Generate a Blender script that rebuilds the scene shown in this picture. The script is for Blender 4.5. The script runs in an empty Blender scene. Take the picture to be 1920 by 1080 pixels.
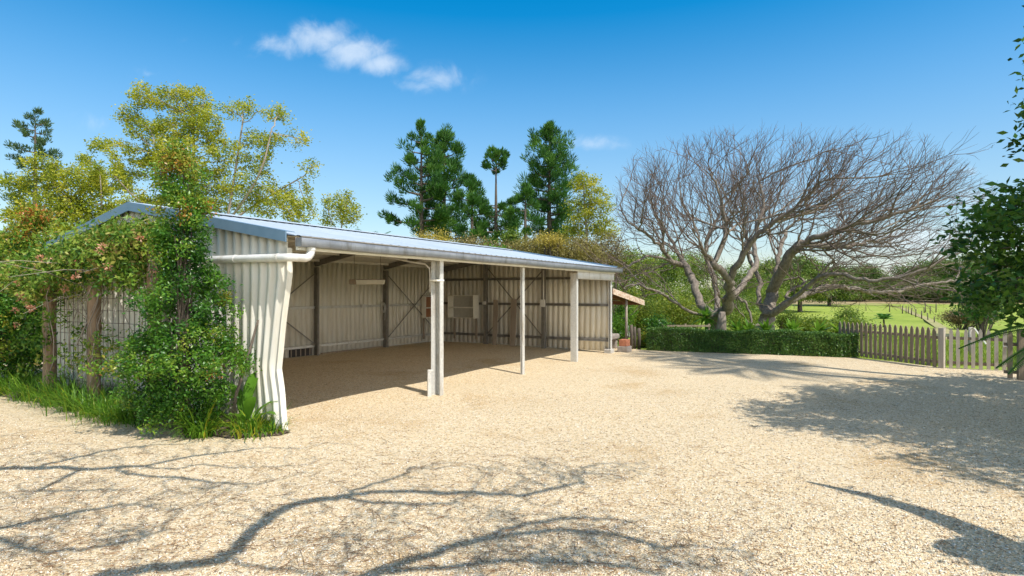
import bpy, math, random
import numpy as np
from mathutils import Vector, Matrix
random.seed(7); RNG = np.random.default_rng(11)
SC = bpy.context.scene; COL = SC.collection
# ------------------------------------------------------------------ camera
F = 1090.0; HY = 548.0; HC = 1.9              # focal length in photo pixels, horizon row, eye height
cam_d = bpy.data.cameras.new('camera'); cam = bpy.data.objects.new('camera', cam_d); COL.objects.link(cam)
cam_d.sensor_width = 36; cam_d.lens = F / 1920 * 36; cam_d.shift_y = (HY - 540) / 1920
cam_d.clip_start = 0.05; cam_d.clip_end = 5000
cam.location = (0, 0, HC); cam.rotation_euler = (math.radians(90), 0, 0)
SC.camera = cam
SC.cycles.max_bounces = 14; SC.cycles.diffuse_bounces = 10; SC.cycles.transparent_max_bounces = 8
# ------------------------------------------------------------------ light, sky, exposure
SUN_EL = 58.0; SX, SY = 0.66, -0.751           # horizontal direction towards the sun
SUN_AZ = math.degrees(math.atan2(SX, SY))
SC.view_settings.view_transform = 'Standard'; SC.view_settings.look = 'None'
SC.view_settings.exposure = 0.49; SC.view_settings.gamma = 1
sd = bpy.data.lights.new('sun', 'SUN'); sd.energy = 4.2; sd.angle = math.radians(0.5); sd.color = (1, 0.96, 0.90)
so = bpy.data.objects.new('sun', sd); COL.objects.link(so)
ce = math.cos(math.radians(SUN_EL)); se = math.sin(math.radians(SUN_EL))
so.rotation_euler = Vector((SX * ce, SY * ce, se)).to_track_quat('Z', 'Y').to_euler()
so.location = (20, -20, 40)
W = bpy.data.worlds.new('World'); SC.world = W; W.use_nodes = True
def build_sky():
    nt = W.node_tree; N = nt.nodes; L = nt.links; N.clear()
    out = N.new('ShaderNodeOutputWorld'); bg = N.new('ShaderNodeBackground'); bg.inputs[1].default_value = 0.15
    sky = N.new('ShaderNodeTexSky'); sky.sky_type = 'NISHITA'; sky.sun_disc = False
    sky.sun_elevation = math.radians(SUN_EL); sky.sun_rotation = math.radians(SUN_AZ)
    sky.air_density = 1.0; sky.dust_density = 0.3; sky.ozone_density = 2.0; sky.altitude = 100
    hs = N.new('ShaderNodeHueSaturation'); hs.inputs['Saturation'].default_value = 1.5; hs.inputs['Hue'].default_value = 0.490
    hs.inputs['Value'].default_value = 1.1
    L.new(sky.outputs[0], hs.inputs['Color'])
    tc = N.new('ShaderNodeTexCoord'); sx = N.new('ShaderNodeSeparateXYZ'); L.new(tc.outputs['Generated'], sx.inputs[0])
    def M(op, a, b=None, clamp=False):
        n = N.new('ShaderNodeMath'); n.operation = op; n.use_clamp = clamp
        for i, v in enumerate((a, b)):
            if v is None: continue
            if isinstance(v, (int, float)): n.inputs[i].default_value = v
            else: L.new(v, n.inputs[i])
        return n.outputs[0]
    yy = M('MAXIMUM', sx.outputs[1], 0.02)
    a = M('DIVIDE', sx.outputs[0], yy); e = M('DIVIDE', sx.outputs[2], yy)
    cv = N.new('ShaderNodeCombineXYZ'); L.new(a, cv.inputs[0]); L.new(e, cv.inputs[1])
    nz = N.new('ShaderNodeTexNoise'); nz.inputs['Scale'].default_value = 17; nz.inputs['Detail'].default_value = 9; nz.inputs['Roughness'].default_value = 0.6; nz.inputs['Distortion'].default_value = .35
    L.new(cv.outputs[0], nz.inputs['Vector'])
    acc = None
    for px, py, rx, ry, s in [(520, 86, 75, 26, .62), (605, 72, 72, 40, .9), (665, 95, 80, 38, .98), (720, 118, 62, 26, .9), (825, 146, 80, 32, .52), (780, 162, 60, 18, .45), (280, 138, 56, 15, .36),
                              (190, 225, 80, 24, .26), (345, 76, 20, 9, .18), (1112, 271, 68, 20, .55), (1560, 505, 330, 40, .48), (1700, 452, 110, 42, .85),
                              (1180, 520, 200, 40, .6), (1835, 372, 60, 26, .5), (1825, 322, 40, 16, .38), (1720, 500, 160, 36, .75)]:
        v = N.new('ShaderNodeVectorMath'); v.operation = 'SUBTRACT'; L.new(cv.outputs[0], v.inputs[0]); v.inputs[1].default_value = ((px - 960) / F, (HY - py) / F, 0)
        m = N.new('ShaderNodeVectorMath'); m.operation = 'MULTIPLY'; L.new(v.outputs[0], m.inputs[0]); m.inputs[1].default_value = (F / rx, F / ry, 0)
        l = N.new('ShaderNodeVectorMath'); l.operation = 'LENGTH'; L.new(m.outputs[0], l.inputs[0])
        k = M('MULTIPLY', M('SUBTRACT', 1.25, l.outputs['Value']), s, True)
        acc = k if acc is None else M('MAXIMUM', acc, k)
    msk = M('ADD', acc, M('MULTIPLY', M('MULTIPLY', M('SUBTRACT', nz.outputs[0], 0.62), 1.5), M('MULTIPLY', acc, 4.0, True)))
    mr = N.new('ShaderNodeMapRange'); mr.interpolation_type = 'SMOOTHSTEP'; L.new(msk, mr.inputs[0])
    mr.inputs[1].default_value = 0.0; mr.inputs[2].default_value = 0.95
    fac = M('MULTIPLY', M('MULTIPLY', mr.outputs[0], M('GREATER_THAN', sx.outputs[1], 0.1)), 0.58)
    mx = N.new('ShaderNodeMix'); mx.data_type = 'RGBA'; L.new(fac, mx.inputs[0]); L.new(hs.outputs[0], mx.inputs[6])
    mx.inputs[7].default_value = (4.6, 5.0, 5.4, 1)
    el = N.new('ShaderNodeMapRange'); el.interpolation_type = 'SMOOTHSTEP'; L.new(sx.outputs[2], el.inputs[0]); el.inputs[1].default_value = -.02; el.inputs[2].default_value = .34; el.inputs[3].default_value = .50; el.inputs[4].default_value = .74
    L.new(M('MULTIPLY', el.outputs[0], 1.26), hs.inputs['Value'])
    es = N.new('ShaderNodeMapRange'); L.new(sx.outputs[2], es.inputs[0]); es.inputs[1].default_value = .05; es.inputs[2].default_value = .43; es.inputs[3].default_value = .98; es.inputs[4].default_value = 1.5
    L.new(es.outputs[0], hs.inputs['Saturation'])
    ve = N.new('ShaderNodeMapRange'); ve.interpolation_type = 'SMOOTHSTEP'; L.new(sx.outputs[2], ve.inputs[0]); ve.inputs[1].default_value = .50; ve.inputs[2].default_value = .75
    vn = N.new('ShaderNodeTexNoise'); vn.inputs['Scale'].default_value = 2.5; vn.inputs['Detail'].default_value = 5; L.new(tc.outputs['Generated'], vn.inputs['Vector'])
    vm = N.new('ShaderNodeMix'); vm.data_type = 'RGBA'; L.new(M('MULTIPLY', ve.outputs[0], M('MULTIPLY', vn.outputs[0], .8), True), vm.inputs[0]); L.new(mx.outputs[2], vm.inputs[6]); vm.inputs[7].default_value = (2.6, 2.7, 2.9, 1)   # unseen cloud veil added overhead to lift and neutralise the shade
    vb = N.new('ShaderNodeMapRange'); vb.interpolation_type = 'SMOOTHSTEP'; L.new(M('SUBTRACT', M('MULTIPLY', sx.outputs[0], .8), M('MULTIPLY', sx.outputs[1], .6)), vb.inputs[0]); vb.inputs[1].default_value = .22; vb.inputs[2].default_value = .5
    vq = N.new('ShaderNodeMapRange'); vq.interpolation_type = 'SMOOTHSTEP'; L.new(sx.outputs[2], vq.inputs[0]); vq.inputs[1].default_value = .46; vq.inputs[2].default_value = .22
    vk = N.new('ShaderNodeMix'); vk.data_type = 'RGBA'; L.new(M('MULTIPLY', M('MULTIPLY', vb.outputs[0], vq.outputs[0]), M('MULTIPLY', vn.outputs[0], 2.2), True), vk.inputs[0]); L.new(vm.outputs[2], vk.inputs[6]); vk.inputs[7].default_value = (14, 13.7, 13.2, 1)   # unseen bright cloud bank added on the sun's side to light the shed interior
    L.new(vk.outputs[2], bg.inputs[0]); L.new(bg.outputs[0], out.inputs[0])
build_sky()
# ------------------------------------------------------------------ helpers
def at(px, py, Y): return Vector(((px - 960) / F * Y, Y, HC + (HY - py) / F * Y))
def gnd(px, py, z=0.0):
    Y = (HC - z) * F / (py - HY); return Vector(((px - 960) / F * Y, Y, z))
def sstep(x, a, b):
    t = np.clip((x - a) / (b - a), 0, 1); return t * t * (3 - 2 * t)
def tz(x, y):                                    # height of the land
    return np.interp(y, [0, 19, 40, 70, 100, 170, 900], [0, 0, -1.2, -1.7, -1.2, 0.0, 0.0])
def thing(name, label, cat, loc=(0, 0, 0), rotz=0, group=None):
    o = bpy.data.objects.new(name, None); COL.objects.link(o); o.location = loc; o.rotation_euler = (0, 0, rotz)
    o.empty_display_size = 0.2; return tag(o, label, cat, group)
def tag(o, label, cat, group=None):
    o['label'] = label; o['category'] = cat
    if group: o['group'] = group
    return o
def link(name, me, mat, parent=None, kind=None, label=None, smooth=False):
    o = bpy.data.objects.new(name, me); COL.objects.link(o)
    if mat: me.materials.append(mat)
    if parent: o.parent = parent
    if kind: o['kind'] = kind
    if label: o['label'] = label
    if smooth: me.polygons.foreach_set('use_smooth', np.ones(len(me.polygons), bool))
    return o
class MB:
    def __init__(s): s.v = []; s.f = []
    def add(s, vs, fs):
        b = len(s.v); s.v += [tuple(p) for p in vs]; s.f += [tuple(i + b for i in f) for f in fs]; return s
    def hexa(s, p):                              # 8 points: bottom 4 then top 4
        return s.add(p, [(3, 2, 1, 0), (4, 5, 6, 7), (0, 1, 5, 4), (1, 2, 6, 5), (2, 3, 7, 6), (3, 0, 4, 7)])
    def box(s, x0, x1, y0, y1, z0, z1):
        return s.hexa([(x0, y0, z0), (x1, y0, z0), (x1, y1, z0), (x0, y1, z0), (x0, y0, z1), (x1, y0, z1), (x1, y1, z1), (x0, y1, z1)])
    def bar(s, p0, p1, w, h, up=(0, 0, 1)):
        p0 = Vector(p0); p1 = Vector(p1); d = (p1 - p0).normalized(); u = Vector(up)
        sd_ = d.cross(u)
        if sd_.length < 1e-3: sd_ = d.cross(Vector((1, 0, 0)))
        sd_.normalize(); u = sd_.cross(d)
        a, b = sd_ * w / 2, u * h / 2
        return s.hexa([p0 - a - b, p0 + a - b, p1 + a - b, p1 - a - b, p0 - a + b, p0 + a + b, p1 + a + b, p1 - a + b])
    def tube(s, pts, rad, n=8, caps=True):
        pts = [Vector(p) for p in pts]
        if isinstance(rad, (int, float)): rad = [rad] * len(pts)
        vs, fs = [], []; prev = None
        for i, p in enumerate(pts):
            t = (pts[min(i + 1, len(pts) - 1)] - pts[max(i - 1, 0)])
            t = t.normalized() if t.length > 1e-9 else Vector((0, 0, 1))
            if prev is None:
                prev = t.orthogonal().normalized()
            prev = (prev - t * prev.dot(t))
            prev = prev.normalized() if prev.length > 1e-6 else t.orthogonal().normalized()
            b = t.cross(prev)
            for k in range(n):
                a = 2 * math.pi * k / n; vs.append(p + (prev * math.cos(a) + b * math.sin(a)) * rad[i])
        for i in range(len(pts) - 1):
            for k in range(n):
                k2 = (k + 1) % n; fs.append((i * n + k, i * n + k2, (i + 1) * n + k2, (i + 1) * n + k))
        if caps: fs.append(tuple(range(n - 1, -1, -1))); fs.append(tuple((len(pts) - 1) * n + k for k in range(n)))
        return s.add(vs, fs)
    def build(s, name, mat, parent=None, kind=None, label=None, smooth=False, bevel=0, off=None):
        v = s.v if off is None else [(p[0] - off[0], p[1] - off[1], p[2] - off[2]) for p in s.v]
        me = bpy.data.meshes.new(name); me.from_pydata(v, [], s.f); me.update()
        o = link(name, me, mat, parent, kind, label, smooth)
        if bevel:
            m = o.modifiers.new('bevel', 'BEVEL'); m.width = bevel; m.segments = 2; m.limit_method = 'ANGLE'
        return o
def np_mesh(name, V, faces_k, mat, parent=None, tint=None, kind=None, smooth=False):
    V = np.asarray(V, np.float32).reshape(-1, 3); Fc = np.asarray(faces_k, np.int32); nf, k = Fc.shape
    me = bpy.data.meshes.new(name); me.vertices.add(len(V)); me.vertices.foreach_set('co', V.ravel())
    me.loops.add(nf * k); me.loops.foreach_set('vertex_index', Fc.ravel())
    me.polygons.add(nf); me.polygons.foreach_set('loop_start', np.arange(0, nf * k, k, dtype=np.int32))
    me.polygons.foreach_set('loop_total', np.full(nf, k, np.int32))
    me.update(calc_edges=True)
    if tint is not None:
        at_ = me.attributes.new('tint', 'FLOAT', 'FACE'); at_.data.foreach_set('value', np.asarray(tint, np.float32))
    return link(name, me, mat, parent, kind, None, smooth)
def unit(a): return a / np.maximum(np.linalg.norm(a, axis=-1, keepdims=True), 1e-9)
def rdir(n): return unit(RNG.normal(size=(n, 3)))
def leaf_mesh(name, P, A, Nn, L, Wd, tint, mat, parent=None, kind=None, off=(0, 0, 0), fold=0.0, droop=0.0):
    """one small folded or flat leaf per row: base point, axis, face normal, length, width"""
    P = np.asarray(P, float) - np.asarray(off, float); A = unit(A); S = unit(np.cross(A, Nn)); Nn = np.cross(S, A); n = len(P)
    L = np.broadcast_to(L, (n,))[:, None]; Wd = np.broadcast_to(Wd, (n,))[:, None]
    tip = P + A * L - Nn * L * droop
    l = P + A * L * .45 + S * Wd / 2; r = P + A * L * .45 - S * Wd / 2
    if fold:
        l = l + Nn * Wd * fold; r = r + Nn * Wd * fold
        V = np.stack([P, l, tip, r], 1); i = np.arange(n)[:, None] * 4
        Fc = np.concatenate([i + np.array([[0, 2, 1]]), i + np.array([[0, 3, 2]])], 1).reshape(-1, 3)
        return np_mesh(name, V, Fc, mat, parent, np.repeat(tint, 2), kind)
    V = np.stack([P, r, tip, l], 1); Fc = np.arange(n * 4).reshape(n, 4)
    return np_mesh(name, V, Fc, mat, parent, tint, kind)
# ------------------------------------------------------------------ materials
def mat_new(name):
    m = bpy.data.materials.new(name); m.use_nodes = True; nt = m.node_tree; b = nt.nodes['Principled BSDF']; return m, nt, b
def rgb(h):                                       # sRGB hex to linear
    c = [int(h[i:i + 2], 16) / 255 for i in (0, 2, 4)]
    return tuple(x / 12.92 if x <= .04045 else ((x + .055) / 1.055) ** 2.4 for x in c) + (1,)
def ramp(nt, fac, stops):
    r = nt.nodes.new('ShaderNodeValToRGB'); e = r.color_ramp.elements
    while len(e) < len(stops): e.new(0.5)
    for q, (p, c) in zip(e, stops): q.position = p; q.color = tuple(c) + ((1,) if len(c) == 3 else ())
    nt.links.new(fac, r.inputs[0]); return r.outputs[0]
def noise(nt, scale, detail=4, rough=.55, coord='Object', vec_scale=None):
    tc = nt.nodes.new('ShaderNodeTexCoord'); n = nt.nodes.new('ShaderNodeTexNoise')
    n.inputs['Scale'].default_value = scale; n.inputs['Detail'].default_value = detail; n.inputs['Roughness'].default_value = rough
    v = tc.outputs[coord]
    if vec_scale:
        mp = nt.nodes.new('ShaderNodeMapping'); mp.inputs['Scale'].default_value = vec_scale; nt.links.new(v, mp.inputs[0]); v = mp.outputs[0]
    nt.links.new(v, n.inputs['Vector']); return n.outputs[0]
def bump(nt, b, h, strength, dist):
    n = nt.nodes.new('ShaderNodeBump'); n.inputs['Strength'].default_value = strength; n.inputs['Distance'].default_value = dist
    nt.links.new(h, n.inputs['Height']); nt.links.new(n.outputs[0], b.inputs['Normal'])
def simple(name, c0, c1, scale=6, rough=.6, metal=0.0, bmp=0.0, vs=None, det=5, spec=.5, stain=None):
    m, nt, b = mat_new(name); n = noise(nt, scale, det, .6, 'Object', vs)
    c = ramp(nt, n, [(.32, c0), (.68, c1)])
    if stain:                                    # streaks of dirt and rust running down
        x = nt.nodes.new('ShaderNodeMix'); x.data_type = 'RGBA'; x.blend_type = 'MULTIPLY'; x.inputs[0].default_value = 1; nt.links.new(c, x.inputs[6])
        nt.links.new(ramp(nt, noise(nt, 2.2, 8, .68, 'Object', (2.4, 2.4, .5)), [(.30, stain), (.47, (.95, .93, .90)), (.7, (1, 1, 1))]), x.inputs[7]); c = x.outputs[2]
    nt.links.new(c, b.inputs['Base Color'])
    b.inputs['Roughness'].default_value = rough; b.inputs['Metallic'].default_value = metal; b.inputs['Specular IOR Level'].default_value = spec
    if bmp: bump(nt, b, n, .6, bmp)
    return m
def leafmat(name, cols, trans=.35, rough=.45, spec=.35):
    m, nt, b = mat_new(name); a = nt.nodes.new('ShaderNodeAttribute'); a.attribute_name = 'tint'
    c = ramp(nt, a.outputs['Fac'], [(i / (len(cols) - 1), q) for i, q in enumerate(cols)])
    nt.links.new(c, b.inputs['Base Color']); b.inputs['Roughness'].default_value = rough; b.inputs['Specular IOR Level'].default_value = spec
    t = nt.nodes.new('ShaderNodeBsdfTranslucent'); nt.links.new(c, t.inputs[0])
    mx = nt.nodes.new('ShaderNodeMixShader'); mx.inputs[0].default_value = trans
    nt.links.new(b.outputs[0], mx.inputs[1]); nt.links.new(t.outputs[0], mx.inputs[2])
    nt.links.new(mx.outputs[0], nt.nodes['Material Output'].inputs[0]); return m
MT = {}
MT['wall'] = simple('cream_sheet', (.69, .67, .585), (.76, .735, .65), 2.2, .45, bmp=.004, vs=(1, 1, .35), stain=(.84, .80, .72))
MT['roof'] = simple('zinc_roof', (.40, .46, .51), (.50, .55, .59), 1.6, .45, .15, vs=(1, .3, 1))
MT['barge'] = simple('blue_barge', (.10, .18, .26), (.14, .22, .31), 3, .38)
MT['gutter'] = simple('gutter_metal', (.19, .21, .24), (.28, .30, .33), 4, .4, .35, stain=(.6, .56, .5))
MT['galv'] = simple('galvanised_steel', (.52, .525, .50), (.66, .66, .62), 26, .45, .2, det=3, stain=(.62, .54, .44))
MT['steel'] = simple('dark_steel', (.15, .14, .12), (.22, .205, .18), 9, .55, .2)
MT['under'] = simple('roof_underside', (.60, .575, .50), (.68, .65, .57), 3, .6)
MT['pvc'] = simple('white_pvc', (.62, .62, .60), (.72, .72, .69), 5, .35, stain=(.70, .66, .58))
MT['white'] = simple('white_board', (.74, .71, .60), (.82, .79, .69), 6, .55)
MT['cabback'] = simple('grey_back_board', (.40, .385, .33), (.48, .46, .40), 9, .6)
MT['ply'] = simple('brown_board', (.30, .13, .06), (.40, .19, .09), 8, .6, vs=(1, 1, .2))
MT['timber'] = simple('grey_timber', (.18, .14, .092), (.30, .235, .155), 14, .8, bmp=.01, vs=(1, 1, .12))
MT['board'] = simple('brown_plank', (.25, .20, .15), (.33, .27, .205), 12, .8, bmp=.006, vs=(1, 1, .1))
MT['log'] = simple('round_post_timber', (.17, .105, .06), (.36, .245, .15), 16, .85, bmp=.02, vs=(1, 1, .15))
MT['palepicket'] = simple('pale_picket_timber', (.36, .315, .25), (.50, .44, .36), 12, .8, bmp=.008, vs=(1, 1, .12))
MT['bark'] = simple('grey_bark', (.115, .092, .072), (.27, .22, .17), 11, .85, bmp=.03, vs=(1, 1, .45))
MT['twig'] = simple('reddish_twigs', (.105, .072, .056), (.19, .135, .105), 4, .8)
MT['darkbark'] = simple('brown_bark', (.065, .05, .036), (.14, .11, .08), 9, .9, bmp=.03, vs=(1, 1, .3))
MT['palebark'] = simple('pale_bark', (.22, .18, .14), (.36, .30, .24), 8, .85, bmp=.02, vs=(1, 1, .3))
MT['wire'] = simple('rusty_wire', (.07, .05, .04), (.12, .08, .06), 20, .7)
MT['dark'] = simple('dark_void', (.02, .018, .016), (.035, .03, .028), 8, .8)
MT['rust'] = simple('rust_sheet', (.24, .09, .045), (.36, .18, .10), 7, .8)
MT['peel'] = simple('peeling_paint', (.42, .23, .12), (.72, .62, .50), 9, .7, vs=(.7, .7, 2))
MT['terra'] = simple('terracotta', (.34, .12, .06), (.44, .17, .09), 10, .8)
MT['stone'] = simple('grey_stone', (.20, .17, .14), (.36, .31, .26), 8, .85, bmp=.02)
MT['concrete'] = simple('concrete', (.36, .34, .30), (.48, .45, .40), 12, .85, bmp=.01)
MT['soil'] = simple('mulch', (.055, .04, .028), (.17, .12, .08), 30, .95, bmp=.03, det=8)
MT['track'] = simple('bare_dirt', (.235, .245, .06), (.36, .28, .13), .7, .95, det=8)
# leaves
MT['ygreen'] = leafmat('yellow_green_leaf', [(.08, .13, .014), (.21, .27, .02), (.39, .41, .03), (.56, .50, .05)], .45)
MT['pine'] = leafmat('conifer_needle', [(.018, .07, .014), (.05, .15, .022), (.13, .26, .035)], .3, .5)
MT['pinefar'] = leafmat('grey_green_needle', [(.035, .08, .035), (.08, .14, .05), (.13, .20, .08)], .25, .5)
MT['lilly'] = leafmat('glossy_leaf', [(.015, .065, .010), (.045, .15, .014), (.12, .26, .022), (.30, .34, .035), (.42, .15, .03)], .35, .36, .4)
MT['vine'] = leafmat('vine_leaf', [(.04, .11, .012), (.10, .21, .02), (.21, .31, .035), (.33, .32, .06), (.40, .25, .10)], .35, .45)
MT['flower'] = leafmat('pink_flower', [(.55, .18, .10), (.72, .36, .22), (.80, .52, .36)], .3, .6)
MT['strap'] = leafmat('strap_leaf', [(.025, .085, .008), (.07, .19, .014), (.17, .32, .025), (.42, .40, .03)], .35, .4)
MT['broad'] = leafmat('broad_leaf', [(.05, .14, .012), (.12, .27, .025), (.24, .38, .04)], .45, .35)
MT['big'] = leafmat('dark_big_leaf', [(.02, .075, .012), (.05, .14, .018), (.11, .23, .026), (.21, .32, .04)], .4, .36, .4)
MT['frond'] = leafmat('feathery_leaf', [(.03, .11, .018), (.07, .20, .03), (.12, .27, .05)], .4, .45)
MT['hedge'] = leafmat('hedge_leaf', [(.03, .09, .015), (.07, .165, .024), (.14, .25, .04), (.24, .33, .08)], .3, .38, .5)
MT['bush'] = leafmat('bush_leaf', [(.055, .12, .016), (.14, .22, .026), (.26, .33, .036), (.40, .39, .055)], .42)
MT['dry'] = leafmat('dry_leaf', [(.13, .10, .045), (.24, .19, .07), (.30, .26, .06), (.36, .30, .10)], .3)
MT['gold'] = leafmat('golden_flower', [(.22, .19, .05), (.46, .36, .05), (.66, .52, .10)], .35)
MT['far'] = leafmat('far_tree_leaf', [(.05, .10, .02), (.11, .18, .03), (.20, .27, .045), (.31, .33, .07)], .35)
MT['field'] = leafmat('meadow_blade', [(.11, .19, .02), (.21, .31, .03), (.31, .37, .05), (.40, .36, .10)], .4)
MT['litter'] = leafmat('fallen_twig', [(.10, .055, .03), (.22, .12, .06), (.36, .20, .09)], .05, .8)
def gravel_mat():
    m, nt, b = mat_new('gravel'); N = nt.nodes; L = nt.links
    tc = N.new('ShaderNodeTexCoord')
    def vor(scale):
        v = N.new('ShaderNodeTexVoronoi'); v.inputs['Scale'].default_value = scale; v.inputs['Randomness'].default_value = 1; L.new(tc.outputs['Object'], v.inputs['Vector']); return v
    v1 = vor(56); v2 = vor(120)
    sp = N.new('ShaderNodeSeparateColor'); L.new(v1.outputs['Color'], sp.inputs[0])
    sp2 = N.new('ShaderNodeSeparateColor'); L.new(v2.outputs['Color'], sp2.inputs[0])
    pal = [(0, (.15, .11, .07)), (.06, (.34, .24, .14)), (.18, (.57, .40, .21)), (.36, (.69, .53, .31)), (.58, (.76, .62, .41)), (.82, (.80, .70, .51)), (1, (.85, .80, .68))]
    c1 = ramp(nt, sp.outputs[0], pal); c2 = ramp(nt, sp2.outputs[0], pal)
    mx = N.new('ShaderNodeMix'); mx.data_type = 'RGBA'; mx.inputs[0].default_value = .35; L.new(c1, mx.inputs[6]); L.new(c2, mx.inputs[7])
    big = noise(nt, .55, 5, .6); mul = N.new('ShaderNodeMix'); mul.data_type = 'RGBA'; mul.blend_type = 'MULTIPLY'; mul.inputs[0].default_value = 1
    L.new(mx.outputs[2], mul.inputs[6]); L.new(ramp(nt, big, [(.28, (.84, .74, .60)), (.45, (.98, .96, .92)), (.60, (1, .98, .94)), (.78, (.96, .88, .76))]), mul.inputs[7])
    L.new(mul.outputs[2], b.inputs['Base Color']); b.inputs['Roughness'].default_value = .85; b.inputs['Specular IOR Level'].default_value = .2
    ad = N.new('ShaderNodeMath'); ad.operation = 'MULTIPLY_ADD'; ad.inputs[1].default_value = .6
    L.new(v2.outputs['Distance'], ad.inputs[0]); L.new(v1.outputs['Distance'], ad.inputs[2])
    iv = N.new('ShaderNodeMath'); iv.operation = 'SUBTRACT'; iv.inputs[0].default_value = 1; L.new(ad.outputs[0], iv.inputs[1])
    bump(nt, b, iv.outputs[0], .9, .017); return m
MT['gravel'] = gravel_mat()
def ground_mat():
    m, nt, b = mat_new('meadow'); N = nt.nodes; L = nt.links
    n1 = noise(nt, .09, 6, .6); n2 = noise(nt, 2.2, 6, .65)
    c = ramp(nt, n1, [(.30, (.20, .265, .04)), (.5, (.275, .335, .055)), (.72, (.35, .37, .095))])
    mx = N.new('ShaderNodeMix'); mx.data_type = 'RGBA'; mx.blend_type = 'MULTIPLY'; mx.inputs[0].default_value = .8
    L.new(c, mx.inputs[6]); L.new(ramp(nt, n2, [(.25, (.55, .6, .5)), (.6, (1, 1, 1)), (.8, (1.0, .93, .8))]), mx.inputs[7])
    g = N.new('ShaderNodeNewGeometry'); s = N.new('ShaderNodeSeparateXYZ'); L.new(g.outputs['Position'], s.inputs[0])
    nz = N.new('ShaderNodeMath'); nz.operation = 'MULTIPLY_ADD'; nz.inputs[1].default_value = 26; L.new(n1, nz.inputs[0]); L.new(s.outputs[1], nz.inputs[2])
    dry = ramp(nt, noise(nt, 1.1, 5), [(.3, (.25, .18, .085)), (.7, (.37, .285, .15))])
    mr = N.new('ShaderNodeMapRange'); L.new(nz.outputs[0], mr.inputs[0]); mr.inputs[1].default_value = 139; mr.inputs[2].default_value = 143
    m2 = N.new('ShaderNodeMix'); m2.data_type = 'RGBA'; L.new(mr.outputs[0], m2.inputs[0]); L.new(mx.outputs[2], m2.inputs[6]); L.new(dry, m2.inputs[7])
    L.new(m2.outputs[2], b.inputs['Base Color']); b.inputs['Roughness'].default_value = .9; b.inputs['Specular IOR Level'].default_value = .1
    bump(nt, b, n2, .8, .08); return m
MT['ground'] = ground_mat()
# ------------------------------------------------------------------ ground and yard
def sheet(name, xs, rows, zf, mat, kind='structure'):
    """xs: column x values; rows(x)-> y values of that column"""
    V = []; nx = len(xs); ny = None
    for x in xs:
        ys = rows(x); ny = len(ys); V.append(np.stack([np.full(ny, x), ys, zf(np.full(ny, x), ys)], 1))
    V = np.concatenate(V); i = np.arange(nx - 1)[:, None] * ny + np.arange(ny - 1)[None]
    Fc = np.stack([i, i + ny, i + ny + 1, i + 1], -1).reshape(-1, 4)
    return np_mesh(name, V, Fc, mat, None, None, kind, True)
gx = np.concatenate([np.linspace(-900, -60, 30), np.linspace(-50, 80, 66), np.linspace(90, 900, 30)])
gy = np.concatenate([np.linspace(-200, -10, 12), np.linspace(0, 180, 91), np.linspace(200, 1500, 30)])
sheet('ground', gx, lambda x: gy, lambda x, y: tz(x, y), MT['ground'])
D1 = Vector((.5092, .8606, 0)); D2 = Vector((-.8606, .5092, 0)); O = Vector((-3.023, 7.845, 0)); ANG = math.atan2(.8606, .5092)
def S(s, t, z=0): return O + D1 * s + D2 * t + Vector((0, 0, z))
def st(x, y):
    dx = x - O.x; dy = y - O.y; return dx * D1.x + dy * D1.y, dx * D2.x + dy * D2.y
YX = [-30, -9.6, -9.5, 3.2, 3.5, 4.75, 7.55, 9.9, 10.3, 10.75, 11.6, 16, 40]; YY = [22, 22, 23, 23, 19.9, 18.9, 17.8, 16.9, 16.0, 14.5, 13.95, 12.4, 5]
def yardz(x, y):
    s, t = st(x, y)
    ins = sstep(t, .2, 4.5) * sstep(s, -.1, .6) * (1 - sstep(s, 12.1, 13))
    und = .010 * (np.sin(x * 1.7 + .6 * y) + np.sin(y * 2.3 - x) + 2) * (1 - sstep(y, 14, 17))
    return .006 + .085 * ins + und * .8
def yrows(x):
    ym = np.interp(x, YX, YY); return -9 + (ym + 9) * np.linspace(0, 1, 190)
sheet('gravel_yard', np.linspace(-14, 15, 150), yrows, yardz, MT['gravel'])
bed_t = np.linspace(-.12, 8.2, 40)
def bed():
    V = []; nn = 9
    for t in bed_t:
        front = -.62 - .10 * math.sin(t * 1.1) - .2 * max(0, min(1, (t - 1) / 2)) if t > .3 else -.35 - t
        for k in range(nn):
            s = front + (-.03 - front) * k / (nn - 1); p = S(s, t)
            V.append((p.x, p.y, .03 + .085 * math.sin(math.pi * min(1, k / 5) * .5) * min(1, max(.15, t)) + random.uniform(0, .02)))
    i = np.arange(len(bed_t) - 1)[:, None] * nn + np.arange(nn - 1)[None]
    np_mesh('garden_bed_soil', V, np.stack([i, i + nn, i + nn + 1, i + 1], -1).reshape(-1, 4)[:, ::-1], MT['soil'], None, None, 'structure', True)
bed()
def track():
    c = [(1775, 640), (1765, 615), (1738, 598), (1712, 588), (1692, 578), (1660, 573), (1580, 571), (1500, 570)]
    V = []
    for px, py in c:
        for q in (-1, 1):
            lo = None
            for Y in np.linspace(20, 169, 900):
                if HY + F * (HC - tz(0, Y)) / Y <= py: lo = Y; break
            w = .55
            x = (px - 960) / F * lo; 
            if px < 1670: V.append((x, lo + q * 1.3, tz(0, lo + q * 1.3) + .05))
            else: V.append((x + q * w, lo, tz(0, lo) + .05))
    np_mesh('dirt_track', V, [(2 * i, 2 * i + 1, 2 * i + 3, 2 * i + 2) for i in range(len(c) - 1)], MT['track'], None, None, 'structure')
track()
def yz(px_y, lo=19.0):                           # distance at which the land shows at photo row px_y
    for Y in np.linspace(lo, 172, 2000):
        if HY + F * (HC - tz(0, Y)) / Y <= px_y: return float(Y)
    return 170.0
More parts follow.
